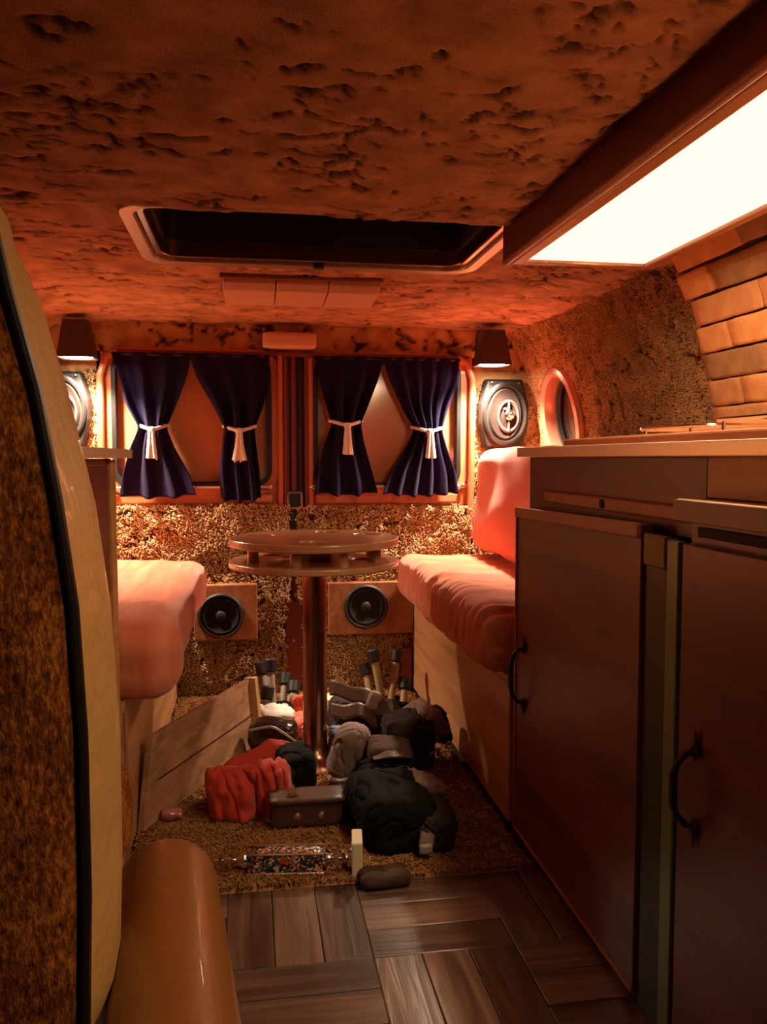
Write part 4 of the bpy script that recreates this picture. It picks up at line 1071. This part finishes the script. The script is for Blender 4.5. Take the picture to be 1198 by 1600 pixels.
soft('canvas_hat', 'crumpled white canvas hat between the plank and the table pole', 'hat', (.068, 2.50, .062), (.060, .055, .032), (.1, .1, .3), M['white'], 3, .006, .8, 12, 12)
def black_pouch():
    t = soft('vinyl_case', 'glossy black vinyl case with pale edge behind the red jacket', 'case', (.057, 2.325, .068), (.068, .045, .046), (.1, .08, -.15), M['shinyblack'], 5, .005, .8, 8, 14, part='shell')
    pts = [(-.010 + .137 * u, 2.282 - .012 * math.sin(PI * u), .098 - .055 * max(0, u - .45) * 1.6 + .012 * math.sin(PI * u)) for u in [i / 12 for i in range(13)]]
    obj('edge_piping', tube(pts, .004, 8), M['greytube'], t, smooth=True)
    obj('buckle', join(tube([(.138, 2.27, .09), (.150, 2.265, .060), (.146, 2.26, .045)], .005, 8), rbox((.140, 2.265, .080), (.008, .006, .018), .004, 3)), M['chrome'], t, smooth='all')
black_pouch()
def red_glove():
    t = thing('rubber_glove', 'coral rubber glove standing left of the table pole', 'glove', (.150, 2.60, 0))
    obj('palm', rbox((.146, 2.62, .040), (.027, .016, .024), .014, 6, crumple(7, .003, 30)), M['redbright'], t, smooth='all')
    for i, (dx, h) in enumerate(((-.019, .082), (-.0065, .094), (.0065, .095), (.019, .086))):
        obj('finger', tube([(.146 + dx, 2.62, .05), (.146 + dx * 1.1, 2.618, h - .010), (.146 + dx * 1.1, 2.616, h - .002), (.146 + dx * 1.1, 2.615, h + .002)], [.0095, .0090, .0065, .002], 10), M['redbright'], t, smooth='all')
    obj('finger', tube([(.168, 2.615, .035), (.182, 2.608, .050), (.186, 2.606, .062)], [.010, .008, .004], 10), M['redbright'], t, smooth='all')
red_glove()
soft('red_rag', 'bright red crumpled rag in front of the coral glove', 'rag', (.145, 2.47, .048), (.032, .040, .024), (.3, .3, .5), M['redbright'], 9, .010, .7, 20, 10, ff=60)
# red jacket: draped back strip plus two big rounded folds
def red_jacket():
    t = thing('red_jacket', 'crumpled red jacket lying in front of the plank', 'jacket', (.0, 1.98, 0))
    def strip(u, v):
        x = -.085 + .225 * u; y = 1.985 + .20 * u + .055 * v
        z = .060 + .050 * math.sin(PI * min(1, u * .85 + .12)) - .045 * (1 - v) ** 2 + .007 * math.sin(u * 13) + .008 * noise.noise(Vector((u * 7, v * 3, 1)))
        return (x, y, max(.018, z))
    sheet('collar_fold', t, strip, M['red'], 46, 12, .006)
    def drape(cx_, cy_, w_, h_, d_, seed, k):
        # hanging folds: a cloth curtain rounded over its top, radiating creases
        def f(u, v):
            a = (u - .5) * 2.4; crease = sum(-A_ * math.exp(-((u - u0 - sl * v) / wd_) ** 2) * min(1, v * 2.5) for (u0, sl, wd_, A_) in k) + .012 * noise.noise(Vector((u * 9, v * 5, seed))) + .012 * noise.noise(Vector((u * 4, v * 2.2, seed + 9)))
            rr_ = (math.sin(min(1, v * 1.25) * PI / 2)) ** .7
            x = cx_ + math.sin(a) * w_ * (.80 + .20 * rr_) * (1 - .18 * max(0, v - .7)) + .02 * v * math.sin(seed)
            y = cy_ - math.cos(a) * (d_ * rr_ + crease) + .006 * noise.noise(Vector((u * 5, v * 5, seed)))
            z = h_ * math.cos(v * PI / 2) ** .8 + .016 + .006 * noise.noise(Vector((u * 6, v * 4, seed + 3)))
            return (x, y, max(.017, z))
        return f
    sheet('front_body', t, drape(-.046, 1.945, .080, .108, .058, 1.0, [(.58, .16, .055, .030), (.80, -.12, .03, .014), (.28, .20, .02, .007)]), M['red'], 60, 26, .006)
    sheet('sleeve', t, drape(.042, 1.950, .040, .118, .062, 2.6, [(.42, .18, .06, .026), (.75, -.08, .03, .012)]), M['red'], 44, 26, .006)
    obj('lining', rbox((-.020, 1.975, .048), (.085, .035, .032), .02, 16, crumple(13, .006, 12), (0, 0, .2), zmin=.014), M['red'], t, smooth='all')
    obj('hood_lining', rbox((.045, 2.035, .050), (.05, .035, .034), .02, 16, crumple(16, .006, 12), (0, 0, .3), zmin=.014), M['blackcloth'], t, smooth='all', label='black lining')  # black cloth behind the sleeve
red_jacket()
soft('black_bag', 'black bag lying between the red jacket and the table pole', 'bag', (.105, 2.10, .058), (.045, .055, .045), (.1, 0, .2), M['blackcloth'], 15, .012, .6, 10, 14)
def case_box():
    t = thing('leather_case', 'dark brown riveted leather case in front of the table pole', 'case', (.115, 1.865, 0))
    obj('case_body', rbox((.118, 1.868, .047), (.082, .032, .031), .008, 8, crumple(2, .003, 10, .4)), M['brownlea'], t, smooth='all')
    obj('flap', rbox((.118, 1.86, .080), (.085, .038, .006), .005, 6, crumple(4, .003, 9, .4)), M['brownlea'], t, smooth='all')
    for x in (.095, .150): obj('rivet', lathe([(.009, 0), (.0085, .003), (.004, .005), (.001, .0055)], 14, (x, 1.836, .042), 'Y'), M['brass'], t, smooth=True)
    obj('corner_tab', prism([(.070, .088), (.098, .087), (.088, .112)], 1.842, 1.848), M['brass'], t, bevel=.001, label='brass triangular tab')
case_box()
# mosaic ornament lying on its side
def ornament():
    t = thing('mosaic_bottle', 'mosaic glass ornament bottle lying on its side on the rug', 'bottle', (.08, 1.70, 0))
    A = Vector((-.085, 1.672, .034)); B = Vector((.195, 1.640, .034)); d = (B - A); ang = math.atan2(d.y, d.x); ti = math.asin(d.z / d.length)
    m = Matrix.Translation(A) @ Matrix.Rotation(ang, 4, 'Z') @ Matrix.Rotation(-ti, 4, 'Y')
    def T(g_): return [tuple(m @ Vector(v)) for v in g_[0]], g_[1]
    # x is along the axis
    def lx(prof, n=20):
        V, F = lathe(prof, n); return [(v[2], v[1], v[0]) for v in V], F
    body = [(.074 + .0, .022), (.225, .022)]
    obj('body', T(rbox((.148, 0, 0), (.076, .020, .020), .004, 5)), M['mosaic'], t, smooth='all')
    obj('corner_bead', T(join(*[tube([(.070, sy * .020, sz * .020), (.226, sy * .020, sz * .020)], .0028, 6) for sy in (-1, 1) for sz in (-1, 1)])), M['chrome'], t, smooth=True)
    obj('cap', T(lx([(.016, .226), (.020, .230), (.010, .240), (.014, .248), (.022, .256), (.022, .262), (.012, .270), (.020, .276), (.024, .284)])), M['chrome'], t, smooth=True)
    obj('finial', T(lx([(.001, -.002), (.010, .004), (.011, .014), (.004, .022), (.010, .030), (.013, .040), (.006, .048), (.012, .056), (.018, .066), (.016, .072)])), M['chrome'], t, smooth=True)
    obj('square_foot', T(box(.282, .304, -.034, .034, -.030, .046)), M['cream'], t, bevel=.003, label='cream square foot')
ornament()
t = thing('sweet_wrapper', 'small pink and white wrapper beside the lower end of the plank', 'wrapper', (-.195, 1.93, 0))
obj('foil', rbox((-.190, 1.93, .026), (.022, .012, .010), .008, 6, crumple(3, .006, 60)), plain('pink_foil', (.75, .25, .25), .25, .4, bscale=260, var=.6), t, smooth='all')

# right-hand part of the heap
def rolled_trousers():
    t = thing('rolled_trousers', 'taupe rolled trousers propped up right of the table pole', 'trousers', (.255, 2.12, 0))
    obj('roll', rbox((.246, 2.10, .088), (.048, .042, .078), .038, 34, crumple(21, .0055, 9, .8, (1, 0, .2), 22), (.25, .2, .25), zmin=.014), M['taupe'], t, smooth='all')
    obj('hem', tube([(.195, 2.060, .030), (.218, 2.040, .030), (.250, 2.032, .036), (.280, 2.045, .050), (.305, 2.055, .060)], [.010, .013, .014, .013, .008], 10), M['brownlea'], t, smooth='all')
rolled_trousers()
soft('blue_cloth', 'small blue-grey cloth between the pole and the rolled trousers', 'cloth', (.228, 2.25, .060), (.020, .03, .045), (.2, 0, .2), M['blue'], 23, .006, .7, 14, 10)
def belt_bag():
    t = thing('strap_bag', 'dark brown bag with wide straps behind the rolled trousers', 'bag', (.30, 2.47, 0))
    obj('body', rbox((.310, 2.47, .070), (.080, .06, .052), .03, 28, crumple(31, .008, 11, .8), (0, .1, .2), zmin=.014), M['charcoal'], t, smooth='all')
    def st(x0, y0, z0, x1, y1, z1, w, seed):
        a = Vector((x0, y0, z0)); b_ = Vector((x1, y1, z1))
        def f(u, v):
            p = a.lerp(b_, u); return (p.x, p.y - .02 * math.sin(PI * u) + .02 * (v - .5), p.z + w * (v - .5) + .02 * math.sin(PI * u) + .006 * math.sin(u * 9 + seed))
        return f
    sheet('strap', t, st(.225, 2.42, .165, .375, 2.36, .120, .042, 1), M['brownlea'], 16, 6, .008)
    sheet('strap', t, st(.225, 2.38, .110, .35, 2.34, .095, .036, 2), M['brownlea'], 16, 6, .008)
    sheet('strap', t, st(.335, 2.36, .130, .445, 2.33, .085, .040, 3), M['brownlea'], 16, 6, .008)
    obj('strap_loop', rbox((.345, 2.35, .145), (.018, .012, .028), .010, 6, crumple(5, .003, 30), (0, .4, 0)), M['taupe'], t, smooth='all')
    obj('zip_pull', tube([(.360, 2.30, .088), (.395, 2.28, .116)], .005, 8), M['chrome'], t, smooth=True)
belt_bag()
def grey_bag():
    t = thing('canvas_bag', 'grey canvas bag with flap beside the right bench', 'bag', (.46, 2.22, 0))
    obj('body', rbox((.415, 2.18, .085), (.062, .055, .070), .022, 34, crumple(41, .007, 10, .7), (.12, -.05, .15), zmin=.014), M['charcoal'], t, smooth='all')
    obj('flap', rbox((.455, 2.20, .120), (.050, .065, .040), .016, 30, crumple(42, .006, 10, .6), (.1, -.50, .2)), M['taupe'], t, smooth='all')
    obj('side_pocket', rbox((.512, 2.24, .105), (.020, .045, .045), .012, 24, crumple(43, .006, 12, .6), (0, -.25, .1)), M['blackcloth'], t, smooth='all')
    gs = [tube([(.470 + .014 * i + .007 * math.cos(a), 2.115 + .004 * math.sin(a * 2), .062 + .008 * i * (i % 2) + .009 * math.sin(a)) for a in [2 * PI * k / 10 for k in range(10)]], .0022, 6, closed=True) for i in range(4)]
    obj('chain', join(*gs), M['chrome'], t, smooth=True)
grey_bag()
soft('shoulder_bag', 'black rounded shoulder bag at the foot of the rolled trousers', 'bag', (.335, 2.015, .055), (.080, .055, .042), (.1, .05, .15), M['blackcloth'], 51, .008, .8, 8, 16)
t = soft('cap', 'dark brown cap on top of the black shoulder bag', 'cap', (.340, 2.040, .108), (.055, .045, .024), (.2, .1, 0), M['capcloth'], 52, .004, .9, 9, 12, part='crown')
obj('peak', grid(14, 6, lambda u, v: (.290 + .10 * u, 1.980 + .035 * v - .018 * math.sin(PI * u), .106 + .012 * math.sin(PI * u) + .004 * v)), M['brownlea'], t, smooth='all', solid=.005)
def rucksack():
    t = thing('rucksack', 'large black rucksack at the front right of the heap', 'bag', (.31, 1.78, 0))
    obj('body', rbox((.300, 1.790, .066), (.080, .110, .058), .035, 40, crumple(61, .010, 9, .8), (.05, 0, .1), zmin=.014), M['blackcloth'], t, smooth='all')
    obj('side_pouch', rbox((.388, 1.750, .050), (.040, .080, .040), .022, 30, crumple(62, .008, 11, .8), (0, .15, -.1), zmin=.014), M['charcoal'], t, smooth='all')
    obj('top_fold', rbox((.395, 1.86, .085), (.050, .040, .018), .012, 26, crumple(63, .008, 12, .8), (.1, .45, .2)), M['taupe'], t, smooth='all')
    def sf(u, v): return (.350 + .018 * math.sin(u * 3) + .030 * (v - .5), 1.755 - .10 * u, .112 - .075 * u ** 1.8 + .004 * math.sin(v * 5))
    sheet('shoulder_strap', t, sf, M['taupe'], 16, 6, .008)
    obj('strap_buckle', rbox((.352, 1.650, .036), (.014, .006, .010), .003, 3), M['greytube'], t, smooth='all')
rucksack()
soft('black_sweater', 'black sweater spread under the bags in the middle of the heap', 'sweater', (.27, 1.93, .036), (.11, .06, .018), (0, 0, .2), M['blackcloth'], 71, .010, .7, 8, 16)
soft('shadow_shape', 'round dark pouch stand-in on the parquet edge in front of the rucksack', 'shadow', (.255, 1.592, .015), (.050, .030, .013), (0, 0, .1), M['capcloth'], 81, .003, .9, 9, 12, zmin=.001)  # flat dark shape added for the oval shadow of the bag's overhang
# pale cloth edges glimpsed at the wall behind the pole
soft('paper_bag', 'pale folded paper bag right behind the table pole', 'bag', (.235, 2.66, .045), (.040, .03, .032), (.1, 0, .2), M['cream'], 91, .004, .6, 12, 10)

# ------------------------------------------------------------------ fill lamp added behind the camera to brighten the front
t = thing('added_fill_lamp', 'added unseen fill lamp, round, on the ceiling over the cab', 'lamp', (-.05, -.30, 1.24))
obj('dome', lathe([(.060, .03), (.060, .012), (.045, 0), (.001, -.006)], 24, (-.05, -.30, 1.235), close=False), M['plastic'], t, smooth=True)
L = bpy.data.lights.new('added_fill_light', 'AREA'); L.shape = 'DISK'; L.size = .12; L.energy = FILL_W; L.color = (1, .55, .28)
lo = bpy.data.objects.new('added_fill_light', L); COL.objects.link(lo); lo.parent = t; lo.location = (0, 0, -.02)
